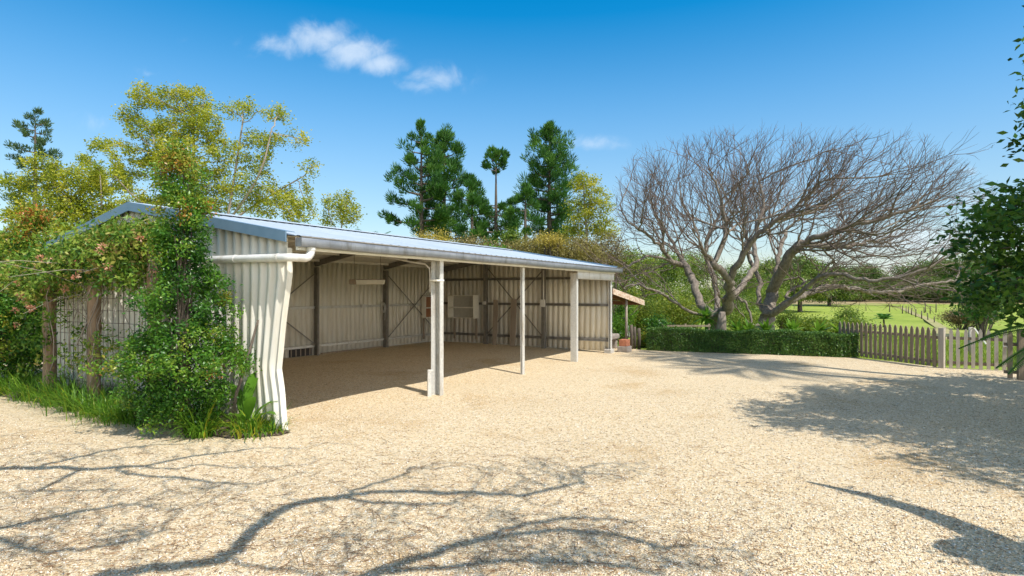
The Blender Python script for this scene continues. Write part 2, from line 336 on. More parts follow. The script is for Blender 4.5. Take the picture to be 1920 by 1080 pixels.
# ------------------------------------------------------------------ shed
RT, RZ = 3.83, 3.36; FE, FZ = -.16, 2.66; BE, BZ = 7.0, 2.79     # ridge, front eave, back eave (t, z) of the roof sheet
def roofz(t): return FZ + (RZ - FZ) * (t - FE) / (RT - FE) if t < RT else RZ + (BZ - RZ) * (t - RT) / (BE - RT)
def ribs(length, pitch=.2, depth=.028, a=.62, b=.93):
    """box-rib profile: list of (u, w)"""
    u = []; n = int(length / pitch)
    for k in range(n + 1):
        for q, w in ((0, 0), (a, 0), (a + .07, depth), (b, depth)):
            x = (k + q) * pitch
            if x < length: u.append((x, w))
    u.append((length, 0)); return u
def solid(o, th):
    m = o.modifiers.new('solid', 'SOLIDIFY'); m.thickness = th; m.offset = -1; return o
def shed():
    R = thing('open_front_shed', 'long open-fronted cream corrugated iron shed with zinc roof and galvanised posts', 'shed', O, ANG)
    # --- near end wall, bent at its lower front corner
    prof = ribs(6.85, .19, .046, .48, .90); zs = np.concatenate([np.linspace(.05, 1.6, 14), [2.1]])
    V = []; 
    for u, w in prof:
        top = roofz(u) - .012
        for z in list(zs) + [top]:
            g = max(0, min(z / .86, 1 - (z - .86) / 1.25)) * math.exp(-(u / .5) ** 2); low = max(0, .55 - z) * math.exp(-(u / .3) ** 2)
            V.append((-w - .10 * low - .02 * g * math.sin(u * 25), u + .22 * g, z))
    m = len(zs) + 1; n = len(prof); i = np.arange(n - 1)[:, None] * m + np.arange(m - 1)[None]
    o = np_mesh('end_wall', V, np.stack([i, i + m, i + m + 1, i + 1], -1).reshape(-1, 4), MT['wall'], R); solid(o, .004)
    o['label'] = 'white corrugated near end wall, crumpled at its lower corner'
    e = MB()
    pts = [(-.03 - .10 * max(0, .55 - z) , -.012 + .22 * max(0, min(z / .86, 1 - (z - .86) / 1.25)) + .008 * math.sin(z * 5), z) for z in np.linspace(.02, 2.5, 22)]
    for a, b in zip(pts[:-1], pts[1:]):
        e.hexa([(a[0], a[1] - .004, a[2]), (a[0] + .085, a[1] - .004, a[2]), (a[0] + .085, a[1] + .008, a[2]), (a[0], a[1] + .008, a[2]),
                (b[0], b[1] - .004, b[2]), (b[0] + .085, b[1] - .004, b[2]), (b[0] + .085, b[1] + .008, b[2]), (b[0], b[1] + .008, b[2])])
    e.build('corner_flashing', MT['wall'], R)
    # --- back wall and far end wall
    V = []; prof = ribs(12.0, .19, .03); top = roofz(6.85) - .012
    for u, w in prof: V += [(u, 6.85 + w, .10), (u, 6.85 + w, top)]
    solid(np_mesh('back_wall', V, [(2 * k, 2 * k + 2, 2 * k + 3, 2 * k + 1) for k in range(len(prof) - 1)], MT['wall'], R), .003)
    V = []; prof = ribs(6.85, .19, .03)
    for u, w in prof: V += [(12 + w, u, .05 + .05 * min(1, u / 4)), (12 + w, u, roofz(u) - .012)]
    solid(np_mesh('far_end_wall', V, [(2 * k, 2 * k + 2, 2 * k + 3, 2 * k + 1) for k in range(len(prof) - 1)], MT['wall'], R), .003)
    # --- roof: two pitches of ribbed sheet on one mesh, and its lining colour below
    def pitch(ta, za, tb, zb, dz, name, mat):
        V = []; prof = ribs(12.3, .2, .008)
        for u, w in prof:
            for q in np.linspace(0, 1, 5): V.append((u - .12, ta + (tb - ta) * q, za + (zb - za) * q + w + dz))
        n = len(prof); i = np.arange(n - 1)[:, None] * 5 + np.arange(4)[None]
        return np_mesh(name, V, np.stack([i, i + 5, i + 6, i + 1], -1).reshape(-1, 4), mat, R)
    rf = pitch(FE, FZ, RT, RZ, 0, 'roof', MT['roof']); rf2 = pitch(RT, RZ, BE, BZ, 0, 'roof', MT['roof'])
    pitch(FE + .03, FZ, RT, RZ, -.012, 'roof_lining', MT['under']); pitch(RT, RZ, BE, BZ, -.012, 'roof_lining', MT['under'])
    c = MB()
    for sg, tb in ((-1, RT - .2), (1, RT + .2)):
        z0 = roofz(tb) + .032; a = [(-.13, RT, RZ + .045), (12.2, RT, RZ + .045), (12.2, tb, z0), (-.13, tb, z0)]
        c.hexa(a[::sg] + [(p[0], p[1], p[2] + .006) for p in a[::sg]])
    c.build('ridge_cap', MT['roof'], R)
    for s0 in (-.145, 12.17):                    # barge boards
        b = MB()
        for ta, tb in ((FE + .03, RT), (RT, BE)):
            za, zb = roofz(ta) + .045, roofz(tb) + .045; q = .0
            b.hexa([(s0, ta, za - .145), (s0 + .02, ta, za - .145), (s0 + .02, tb, zb - .145), (s0, tb, zb - .145),
                    (s0, ta, za), (s0 + .02, ta, za), (s0 + .02, tb, zb), (s0, tb, zb)])
            b.hexa([(s0 + .02, ta, za - .008), (s0 + .15, ta, za - .008), (s0 + .15, tb, zb - .008), (s0 + .02, tb, zb - .008),
                    (s0 + .02, ta, za), (s0 + .15, ta, za), (s0 + .15, tb, zb), (s0 + .02, tb, zb)])
        b.build('barge_board', MT['barge'], R)
    # --- gutter (open trough with lip) and the cream lip strip under it
    g = MB(); gp = [(-.15, 2.635), (-.15, 2.525), (-.165, 2.515), (-.255, 2.515), (-.27, 2.53), (-.27, 2.63), (-.258, 2.645), (-.245, 2.63)]
    gs = np.linspace(.0, 12.32, 26)
    V = []
    for s_ in gs:
        sag = .012 * math.sin(s_ * 1.05) ** 2
        for t_, z_ in gp: V.append((s_, t_, z_ - sag))
    m = len(gp); i = np.arange(len(gs) - 1)[:, None] * m + np.arange(m - 1)[None]
    gu = np_mesh('gutter', V, np.stack([i, i + 1, i + m + 1, i + m], -1).reshape(-1, 4), MT['gutter'], R); solid(gu, .004)
    for x in (0, 12.31): MB().box(x, x + .006, -.262, -.155, 2.52, 2.63).build('gutter_end', MT['gutter'], R)
    MB().tube([(.0, -.268, 2.640), (6, -.268, 2.632), (12.32, -.268, 2.640)], .013, 8).build('gutter_bead', MT['steel'], R, smooth=True)  # dark steel here puts the shade on the gutter's upper bead into its colour
    MB().box(.05, 12.0, -.145, -.095, 2.47, 2.62).build('eave_beam', MT['white'], R)
    # --- downpipe
    d = MB(); arc = []
    for k in range(7):
        a = math.pi / 2 * k / 6; arc.append((.30 - .02 - .0 * k, 0, 0))
    path = [(.22, -.2, 2.54), (.22, -.2, 2.48)]
    for k in range(1, 7):
        a = math.pi / 2 * k / 6; path.append((.22 - .12 * (1 - math.cos(a)), -.2, 2.48 - .12 * math.sin(a)))
    path += [(-.02, -.2, 2.36)]
    for k in range(1, 7):
        a = math.pi / 2 * k / 6; path.append((-.02 - .1 * math.sin(a), -.2 + .1 * (1 - math.cos(a)), 2.36))
    path += [(-.12, .25, 2.365), (-.12, 1.2, 2.375), (-.12, 2.4, 2.385)]
    d.tube(path, .054, 14); d.build('downpipe', MT['pvc'], R, smooth=True)
    for pp in ([(.22, -.2, 2.47), (.22, -.2, 2.51)], [(-.12, .02, 2.362), (-.12, .06, 2.362)], [(-.12, .95, 2.372), (-.12, .99, 2.372)]): MB().tube(pp, .060, 14).build('pipe_joint', MT['pvc'], R)
    MB().tube([(-.12, 2.4, 2.385), (-.12, 2.5, 2.38), (-.12, 2.62, 2.30), (-.12, 2.7, 2.1), (-.12, 2.72, .1)], .05, 10).build('downpipe', MT['steel'], R, smooth=True, label='dark lower length of the downpipe behind the shrub')
    # --- front posts (C-section)
    def cpost(s0, t0, dep, fl, z1, th=.006, name='post', open_to=-1, zb=-.05, fl2=None):
        b = MB(); b.box(s0, s0 + th, t0, t0 + dep, zb, z1)
        x0, x1 = (s0 - fl, s0) if open_to < 0 else (s0 + th, s0 + th + fl)
        b.box(x0, x1, t0, t0 + th, zb, z1); b.box(x0 if fl2 is None else s0 - fl2, x1, t0 + dep - th, t0 + dep, zb, z1)
        xe = x0 if open_to < 0 else x1
        b.box(xe - .003, xe + .003, t0 + th, t0 + .022, zb, z1); b.box(xe - .003, xe + .003, t0 + dep - .022, t0 + dep - th, zb, z1)
        return b.build(name, MT['galv'], R)
    cpost(3.3, -.10, .15, .09, 2.47, fl2=.17); cpost(6.42, -.05, .06, .09, 2.47); cpost(9.24, -.08, .18, .10, 2.42, open_to=1); cpost(12.0, -.04, .08, .10, 2.5)
    MB().box(3.10, 3.32, -.106, .056, 2.1, 2.13).build('post_cleat', MT['white'], R)
    MB().box(11.82, 12.12, -.07, .16, -.02, .13).build('footing', MT['concrete'], R, bevel=.012)
    # --- frames: back columns, far-wall columns, rafters, purlins, girts, braces
    for s0, w in ((3.2, .07), (6.3, .07), (9.15, .11)):
        MB().box(s0 - w / 2, s0 + w / 2, 6.66, 6.80, .05, 2.62).build('column', MT['steel'], R)
        for ta, tb in ((.10, RT), (RT, 6.8)):
            z0, z1 = roofz(ta) - .11, roofz(tb) - .11
            MB().bar((s0, ta, z0), (s0, tb, z1), .06, .15).build('rafter', MT['steel'], R)
    for ta, tb in ((.10, RT), (RT, 6.8)):
        MB().bar((11.93, ta, roofz(ta) - .15), (11.93, tb, roofz(tb) - .15), .06, .18).build('rafter', MT['steel'], R)
    for t0 in (2.28, 4.57):
        MB().box(11.78, 11.92, t0 - .055, t0 + .055, .05, roofz(t0) - .24).build('column', MT['steel'], R)
    for t0 in (.9, 1.9, 2.9, 3.6, 4.1, 4.9, 5.8, 6.6):
        MB().box(.05, 11.95, t0 - .02, t0 + .02, roofz(t0) - .085, roofz(t0) - .018).build('purlin', MT['under'], R)
    for z0 in (.36, 1.46):
        g = MB(); g.box(.05, 11.9, 6.78, 6.84, z0 - .035, z0 + .035); g.box(.05, 11.9, 6.74, 6.78, z0 + .029, z0 + .035); g.build('girt', MT['galv'], R)
    for z0 in (.40, 1.50, 2.36):
        g = MB(); g.box(11.93, 11.99, .04, 6.78, z0 - .04, z0 + .04); g.box(11.88, 11.93, .04, 6.78, z0 - .04, z0 - .033); g.build('girt', MT['steel'], R)
    def brace(a, b): MB().bar(a, b, .035, .006, up=(0, 1, 0) if abs(a[1] - b[1]) < .1 else (1, 0, 0)).build('brace', MT['steel'], R)
    for a, b in ((9.25, 11.9), (3.3, 6.25), (.1, 3.1)):
        brace((a, 6.73, .4), (b, 6.73, 2.45)); brace((a, 6.72, 2.45), (b, 6.72, .4))
    brace((11.85, 2.34, .45), (11.85, 4.5, 2.75)); brace((11.84, 4.5, .45), (11.84, 2.34, 2.6))
    # --- header strip of fine corrugated iron between the last two posts
    V = []; us = np.arange(0, 2.72, .019)
    for u in us:
        w = .015 * math.sin(u / .076 * 2 * math.pi); V += [(9.26 + u, -.105 + w, 2.265 - .014 * math.sin(u / .076 * 2 * math.pi)), (9.26 + u, -.105 + w, 2.50)]
    solid(np_mesh('header_sheet', V, [(2 * k, 2 * k + 2, 2 * k + 3, 2 * k + 1) for k in range(len(us) - 1)], MT['pvc'], R, None, None, True), .002)
    # --- low vent in the back wall, sleeper sill, power points, conduit
    v = MB(); v.box(5.45, 6.2, 6.818, 6.845, .10, .31)
    v.build('vent', MT['dark'], R)
    for k in range(5): MB().box(5.47 + k * .16, 5.50 + k * .16, 6.806, 6.815, .10, .31).build('vent_bar', MT['board'], R)
    MB().box(6.5, 9.0, 6.72, 6.80, .02, .135).build('sill_board', MT['timber'], R)
    for s0 in (8.05,):
        MB().box(s0, s0 + .17, 6.68, 6.735, 1.42, 1.53).build('power_point', MT['pvc'], R, bevel=.008)
    MB().box(11.72, 11.775, 4.5, 4.64, 1.47, 1.58).build('power_point', MT['pvc'], R, bevel=.008)
    MB().box(11.72, 11.775, 2.18, 2.36, 1.42, 1.66).build('power_point', MT['pvc'], R, bevel=.008)
    MB().tube([(11.75, 2.24, 1.66), (11.75, 2.24, 2.62)], .022, 8).build('conduit', MT['pvc'], R, smooth=True)
    MB().tube([(3.22, 1.6, 2.66), (3.22, .6, 2.47), (3.22, .25, 2.42), (3.20, .14, 2.34), (3.20, .125, 2.2), (3.20, .125, 1.9)], .016, 8).build('conduit', MT['pvc'], R, smooth=True)
    return R
SHED = shed()
def cabinet(s, t, z, rot, w, h, dep, inner, label):
    p = S(s, t, z); R = thing('wall_cabinet', label, 'cabinet', p, ANG + rot, 'open shelf cabinets in the shed')
    b = MB(); th = .025
    b.box(0, th, 0, dep, 0, h).box(w - th, w, 0, dep, 0, h).box(th, w - th, 0, dep, 0, th).box(th, w - th, 0, dep, h - th, h)
    b.build('case', MT['white'], R)
    MB().box(th, w - th, dep - .012, dep - .002, th, h - th).build('back_panel', MT[inner], R)
    MB().box(th, w - th, .02, dep - .012, h * .44, h * .44 + .035).build('shelf', MT['white'], R)
    for x in (.05, w - .12): MB().box(x, x + .07, dep - .05, dep - .01, -.75, -.003).build('upright', MT['board'], R)
# local frame of a cabinet: x along its width, y into the wall
cabinet(11.55, 6.0, .98, -math.pi / 2, 1.12, .82, .33, 'cabback', 'cream open wall cabinet with one shelf, facing the shed opening')
cabinet(11.0, 6.56, .98, 0, .95, .78, .19, 'ply', 'open cabinet with orange-brown back half hidden behind the wide post')
def plank(s, t, z1, w, lean, label):
    p = S(s, t, .09); R = MB(); R.hexa([(-w / 2, -.02, 0), (w / 2, -.02, 0), (w / 2, .02, 0), (-w / 2, .02, 0), (-w / 2, lean - .02, z1), (w / 2, lean - .02, z1), (w / 2, lean + .02, z1 - .03), (-w / 2, lean + .02, z1)])
    o = R.build('timber_board', MT['board']); o.location = p; o.rotation_euler = (0, 0, ANG - math.pi / 2); tag(o, label, 'board', 'boards leaning on the far shed wall')
plank(11.68, 4.1, 1.55, .17, .1, 'brown plank leaning on far wall beside the power point column')
plank(11.68, 3.38, 1.58, .21, .1, 'wider brown plank leaning on far wall where the braces cross')
def light_box():
    c = at(689, 529, 15.6); R = thing('hanging_light', 'dirty white fluorescent light trough hanging inside the shed', 'light', c, .05)
    b = MB(); b.hexa([(-.46, -.07, -.06), (.44, -.07, -.06), (.44, .07, -.06), (-.46, .07, -.06), (-.46, -.10, .055), (.46, -.10, .055), (.46, .10, .055), (-.46, .10, .055)])
    b.build('trough', MT['white'], R, bevel=.012)
    MB().box(-.47, -.28, -.105, .105, -.062, .058).build('end_cap', MT['board'], R, bevel=.02)
    MB().box(-.46, .45, -.09, .09, .057, .075).build('top_board', MT['board'], R)
    for x in (-.35, .35): MB().tube([(x, 0, .07), (x, 0, .92)], .006, 6).build('hanger', MT['wire'], R)
light_box()
def tube_light():
    p = S(4.4, 1.8, 2.83); R = thing('batten_light', 'narrow white batten light under the roof behind the wide post', 'light', p, ANG + .3)
    MB().box(-.55, .55, -.035, .035, -.03, .03).build('batten', MT['pvc'], R, bevel=.006); MB().tube([(-.52, 0, -.05), (.52, 0, -.05)], .014, 8).build('lamp_tube', MT['pvc'], R)
tube_light()
def coil():
    p = S(8.93, 6.66, 1.40); m = MB()
    for k in range(3):
        r = .10 + .012 * k; m.tube([(r * .8 * math.cos(a), -.02 * k, r * math.sin(a) * 1.3) for a in np.linspace(0, 6.28, 18)], .009, 6, False)
    m.tube([(.05, 0, .1), (.1, -.02, -.1), (.09, -.01, -.4)], .007, 6); m.box(-.01, .01, 0, .06, .08, .2)
    o = m.build('cable_coil', MT['galv']); o.location = p; o.rotation_euler = (0, 0, ANG); tag(o, 'grey cable coil hung on the back wall beside a column', 'cable')
coil()
def stub():
    p = gnd(805, 745); m = MB(); m.box(-.035, .035, -.03, .03, -.03, .46); m.box(-.035, .06, -.034, .034, .462, .50)
    o = m.build('short_post', MT['galv'], bevel=.006); o.location = p; o.rotation_euler = (0, 0, .3); tag(o, 'short pale stub post standing against the wide galvanised post', 'post')
stub()
# ------------------------------------------------------------------ lean-to with its clutter
def lean_to():
    R = thing('lean_to', 'low lean-to with rusty roof and peeling pale fascia beyond the shed', 'lean-to', S(12.15, 0), ANG)
    b = MB(); L_ = 3.15; za, zb = 2.02, 1.60; T1 = 3.2
    V = []; us = np.arange(0, T1, .019)
    for u in us:
        w = .010 * math.sin(u / .076 * 2 * math.pi); V += [(0, u, za + w), (L_ + .05, u, zb + w)]
    solid(np_mesh('roof', V, [(2 * k, 2 * k + 1, 2 * k + 3, 2 * k + 2) for k in range(len(us) - 1)], MT['rust'], R, None, None, True), .003)
    f = MB(); n = 6
    for k in range(n):
        x0, x1 = L_ * k / n, L_ * (k + 1) / n - .006; q0, q1 = za + (zb - za) * x0 / L_, za + (zb - za) * x1 / L_
        f.hexa([(x0, -.03, q0 - .18), (x1, -.03, q1 - .18), (x1, -.005, q1 - .18), (x0, -.005, q0 - .18), (x0, -.03, q0 + .005), (x1, -.03, q1 + .005), (x1, -.005, q1 + .005), (x0, -.005, q0 + .005)])
    f.build('fascia', MT['peel'], R)
    for t_ in (.6, 1.6, 2.6): MB().bar((0, t_, za - .06), (L_, t_, zb - .06), .045, .09).build('rafter', MT['rust'], R)
    MB().box(L_ - .1, L_ - .05, 0, T1, zb - .16, zb - .02).build('beam', MT['rust'], R)
    for x, t_ in ((1.62, .12), (1.5, 2.9), (3.0, 2.9)): MB().tube([(x, t_, 0), (x, t_, za - .05 + (zb - za) * x / L_ - .02)], .045, 8).build('post', MT['palebark'], R, smooth=True)
lean_to()
def planter():
    p = S(12.55, -.25); R = thing('planter_box', 'terracotta coloured block standing on a dark stone slab beside the shed corner', 'planter', p, ANG)
    MB().box(-.16, .16, -.13, .13, .19, .40).build('block', MT['terra'], R, bevel=.012); MB().box(-.20, .22, -.17, .17, 0, .188).build('slab', MT['stone'], R, bevel=.02)
planter()
def stonebench():
    R = thing('stone_bench', 'rough grey stone bench under the lean-to roof', 'bench', S(13.1, .5), ANG)
    MB().box(-.45, .55, -.2, .2, .32, .50).build('seat', MT['stone'], R, bevel=.05)
    for x in (-.35, .3): MB().box(x, x + .16, -.15, .15, 0, .318).build('support', MT['stone'], R, bevel=.03)
stonebench()
def trestle():
    p = gnd(1169, 640); R = thing('trestle', 'small dark trestle with white splayed legs beyond the lean-to post', 'trestle', (p.x * 1.12, p.y * 1.12, 0), .1)
    MB().box(-.16, .16, -.12, .12, .72, .80).build('top', MT['dark'], R, bevel=.015)
    for x in (-1, 1):
        for y in (-1, 1): MB().bar((x * .12, y * .09, .72), (x * .22, y * .14, 0), .04, .04).build('leg', MT['pvc'], R)
trestle()
for i, (px, h, r, lab) in enumerate([(1184, .82, .055, 'thickest weathered stump post beside the lean-to post'), (1190, .74, .05, 'middle stump post in the row of three beyond the lean-to'), (1198, .68, .06, 'outermost stump post beyond the lean-to, nearest the hedge')]):
    p = gnd(px, 655 - i); m = MB(); m.tube([(0, 0, -.05), (.01, 0, h * .5), (0, .01, h)], [r, r * .95, r * .85], 8)
    o = m.build('stump_post', MT['darkbark'], smooth=True); o.location = p; tag(o, lab, 'post', 'stump posts beyond the lean-to')
# ------------------------------------------------------------------ picket fences and gate
def picket(w, h, th=.02, pal=False):
    m = MB(); f = [(-w / 2, 0), (w / 2, 0), (w / 2, h - .09), (w * .33, h - .055), (w * .36, h - .045), (0, h), (-w * .36, h - .045), (-w * .33, h - .055), (-w / 2, h - .09)]
    n = len(f); v = [(x, -th / 2, z) for x, z in f] + [(x, th / 2, z) for x, z in f]
    m.add(v, [tuple(range(n)), tuple(range(2 * n - 1, n - 1, -1))] + [((i + 1) % n, i, n + i, n + (i + 1) % n) for i in range(n)]); return m
def fence(name, label, cat, a, b, n, mat, h=.98, w=.075, group=None, posts=(), z0=.05, rails=(.14, .74), flat=False):
    a = Vector((a[0], a[1], 0)); b = Vector((b[0], b[1], 0)); d = b - a; Lg = d.length; ang = math.atan2(d.y, d.x)
    R = thing(name, label, cat, a, ang, group)
    proto = None
    for k in range(n):
        x = Lg * (k + .5) / n
        if proto is None: o = proto = picket(w, h).build('picket', mat, R)
        else: o = proto.copy(); COL.objects.link(o); o.parent = R
        o.location = (x, -.03, z0 + random.uniform(-.012, .012)); o.rotation_euler = (0, random.uniform(-.014, .014), 0)
    for z in rails: MB().box(0, Lg, -.014, .03, z, z + .07).build('rail', MT['timber'], R)
    for x in posts: MB().box(x - .055, x + .055, -.075, .05, -.1, h + .07).build('post', mat, R, bevel=.008)
    return R
fence('picket_fence', 'weathered brown picket fence between the hedge and the gate', 'fence', (9.9, 17.6), (10.58, 14.42), 20, MT['timber'], posts=(), w=.095)
GP = gnd(1766, 692)
fence('picket_gate', 'pale timber picket gate standing beside the square gate post', 'gate', (GP.x + .1, GP.y - .04), (11.66, 13.66), 8, MT['palepicket'], h=.97, w=.075, z0=.06)
pst = MB(); pst.box(-.06, .06, -.06, .06, -.1, 1.0); pst.box(-.064, .064, -.064, .064, 1.0, 1.02); o = pst.build('gate_post', MT['palepicket'], bevel=.008); o.location = GP; o.rotation_euler = (0, 0, .6); tag(o, 'square pale timber post between the picket fence and gate', 'post')
fence('picket_fence', 'nearer picket fence panel partly behind the feathery fronds', 'fence', (10.68, 12.62), (13.6, 11.2), 17, MT['timber'], h=1.04, w=.09, posts=(.28,), z0=.03)
lt = MB(); lt.box(-.09, .09, -.012, .012, 0, .03); lt.box(-.02, .02, -.03, -.013, -.03, .05); o = lt.build('gate_latch', MT['pvc'], bevel=.004); o.location = (11.62, 13.62, .62); o.rotation_euler = (0, 0, -.6); tag(o, 'small white metal latch on the end of the gate', 'latch')
def prop():
    p = at(1826, 630, 17.5); R = thing('broken_post', 'leaning pale broken post behind the picket gate', 'post', (p.x, p.y, 0))
    MB().tube([(-.1, 0, -.1), (-.08, 0, .85)], .07, 8).build('upright', MT['palepicket'], R, smooth=True); MB().bar((-.03, -.05, .82), (.32, -.05, .35), .04, .04).build('strut', MT['pvc'], R)
prop()
def rail_gate():
    a = gnd(1240, 668); Y = 20.3
    R = thing('rail_gate', 'low grey horizontal rail fence behind the hedge', 'fence', ((1240 - 960) / F * Y, Y, 0), -.03)
    MB().box(0, 1.7, -.02, .02, .70, .76).build('rail', MT['timber'], R)
    for x in (.02, .85, 1.66): MB().box(x - .03, x + .03, .022, .08, -.1, .8).build('post', MT['timber'], R)
rail_gate()
for i, (px, py, h) in enumerate([(1668, 585, 12), (1692, 588, 14), (1699, 588, 13), (1703, 588, 12), (1709, 591, 12), (1717, 595, 14), (1728, 598, 14), (1740, 602, 14), (1752, 607, 12), (1782, 598, 15), (1735, 586, 17), (1744, 588, 13), (1733, 587, 10), (1755, 586, 16), (1630, 563, 6), (1660, 563, 6), (1685, 563, 6), (1624, 583, 7)]):
    Y = yz(py); m = MB(); hh = h / F * Y + .1; r = .07 + random.uniform(-.015, .02)
    m.tube([(0, 0, -.2), (random.uniform(-.05, .05), 0, hh)], [r, r * .85], 7)
    o = m.build('paddock_post', MT['darkbark'], smooth=True); o.location = ((px - 960) / F * Y, Y, tz(0, Y))
    tag(o, 'short dark split post standing in the green paddock', 'fence post', 'posts in the far paddock')
# ------------------------------------------------------------------ growing trees
def resample(pl, step):
    pl = [Vector(p) for p in pl]; out = [pl[0]]
    for a, b in zip(pl[:-1], pl[1:]):
        n = max(1, int((b - a).length / step + .5))
        for k in range(1, n + 1): out.append(a.lerp(b, k / n))
    return out
def smooth_line(pl, it=2):
    pl = [Vector(p) for p in pl]
    for _ in range(it):
        q = [pl[0]]
        for a, b in zip(pl[:-1], pl[1:]): q += [a.lerp(b, .25), a.lerp(b, .75)]
        q.append(pl[-1]); pl = q
    return pl
def grow(lines, A, step, infl, kill, iters, up=.0, jit=.15, maxkids=3):
    """lines: list of (polyline, id); the first of an id is its trunk, others start at the nearest node of that id.
       A: points the branches grow towards. Returns positions, parents, ids."""
    P = []; par = []; ids = []
    for pl, k in lines:
        pl = resample(smooth_line(pl), step)
        cand = [i for i in range(len(P)) if ids[i] == k]
        if not cand: last = -1; rest = pl
        else:
            arr = np.array([P[i] for i in cand]); last = cand[int(np.argmin(((arr - np.array(pl[0])) ** 2).sum(1)))]; rest = pl[1:]
        for p in rest: P.append(tuple(p)); par.append(last); ids.append(k); last = len(P) - 1
    P = np.array(P); par = list(par); ids = list(ids); kids = {}
    near = np.full(len(A), -1); nd = np.full(len(A), 1e9); alive = np.ones(len(A), bool)
    def upd(i0):
        B = P[i0:]
        for c in range(0, len(A), 1500):
            d = ((A[c:c + 1500, None] - B[None]) ** 2).sum(-1); j = d.argmin(1); m = np.sqrt(d[np.arange(len(j)), j])
            b = m < nd[c:c + 1500]; nd[c:c + 1500][b] = m[b]; near[c:c + 1500][b] = j[b] + i0
    upd(0)
    for _ in range(iters):
        alive &= nd > kill
        use = alive & (nd < infl)
        if not use.any(): break
        acc = np.zeros_like(P); idx = near[use]; np.add.at(acc, idx, unit(A[use] - P[idx]))
        nn = np.unique(idx); d = unit(unit(acc[nn]) + np.array([0, 0, up]) + RNG.normal(size=(len(nn), 3)) * jit)
        new = []
        for q, dd in zip(nn, d):
            if kids.get(q, 0) >= maxkids: alive[use & (near == q)] = False; continue
            kids[q] = kids.get(q, 0) + 1; new.append(P[q] + dd * step); par.append(int(q)); ids.append(ids[q])
        if not new: continue
        i0 = len(P); P = np.concatenate([P, np.array(new)]); upd(i0)
    return P, np.array(par), np.array(ids)
def pipe(P, par, r0, e=2.35, rmax=9):
    n = len(P); r = np.zeros(n); cnt = np.zeros(n)
    for i in range(n - 1, -1, -1):
        r[i] = max(r[i], r0 ** e); cnt[i] = max(cnt[i], 1)
        if par[i] >= 0: r[par[i]] += r[i]; cnt[par[i]] += cnt[i]
    return np.minimum(r ** (1 / e), rmax), cnt
def branch_mesh(name, P, par, r, mat, parent, off, sel=None, nside=None, flare=0.0):
    n = len(P); kids = [[] for _ in range(n)]
    for i in range(n):
        if par[i] >= 0: kids[par[i]].append(i)
    mb = MB(); done = set()
    starts = [i for i in range(n) if par[i] < 0]
    st_ = [(i, -1) for i in starts]
    while st_:
        i, p = st_.pop(); chain = []; rad = []
        if p >= 0: chain.append(P[p]); rad.append(min(r[p] * .8, r[i] * 1.25))
        while True:
            chain.append(P[i]); rad.append(r[i])
            if not kids[i]: break
            k = sorted(kids[i], key=lambda q: -r[q])
            for q in k[1:]: st_.append((q, i))
            i = k[0]
        if len(chain) < 2: continue
        rad[-1] *= .5
        mx = max(rad); ns = 10 if mx > .12 else 7 if mx > .05 else 5 if mx > .02 else 3
        mb.tube(chain, rad, ns, False)
    return mb.build(name, mat, parent, smooth=True, off=off)
def sample_blobs(blobs, shell=.5):
    out = []
    for c, r, n in blobs:
        d = rdir(n); q = RNG.random(n) ** shell; out.append(np.array(c)[None] + d * q[:, None] * np.array(r)[None])
    return np.concatenate(out)
def PB(px, py, rx, ry, Y, n, dep=None, dy=0):    # an ellipsoid of crown seen at that place in the photo
    Y = Y + dy; c = at(px, py, Y); return (c, (rx / F * Y, dep or (rx + ry) / 2 / F * Y, ry / F * Y), n)
def tips_leaves(P, cnt, maxcnt, per, rc, Lr, Wr, tint_bias, flat=.5, upb=.5):
    idx = np.where(cnt <= maxcnt)[0]; n = len(idx) * per
    base = np.repeat(P[idx], per, 0) + RNG.normal(size=(n, 3)) * np.array([rc, rc, rc * flat]) 
    tint = np.clip(np.repeat(RNG.normal(tint_bias, .16, len(idx)), per) + RNG.normal(0, .13, n), 0, 1)
    A = rdir(n) * np.array([1, 1, .6]); Nn = rdir(n) + np.array([0, 0, upb])
    L = RNG.uniform(Lr[0], Lr[1], n); Wd = L * RNG.uniform(Wr[0], Wr[1], n)
    return base, A, Nn, L, Wd, tint
def leafy(name, label, cat, lines, blobs, step, leaf, mat, bark='darkbark', r0=.012, per=40, rc=.28, Lr=(.10, .2), Wr=(.4, .6), tb=.5, maxcnt=2, infl=2.5, kill=None, iters=60, group=None, fold=0, shell=.5, up=.12, flat=.9, dens=1.0):
    A = sample_blobs([(c, q, int(n * dens)) for c, q, n in blobs], shell); P, par, ids = grow([(l, 0) for l in lines], A, step, infl, kill or step * 1.6, iters, up)
    r, cnt = pipe(P, par, r0); off = tuple(lines[0][0]); R = thing(name, label, cat, off, 0, group)
    branch_mesh('trunk', P, par, r, MT[bark], R, off)
    leaf_mesh('crown', *tips_leaves(P, cnt, maxcnt, per, rc, Lr, Wr, tb, flat), MT[mat], R, off=off, fold=fold)
    return R
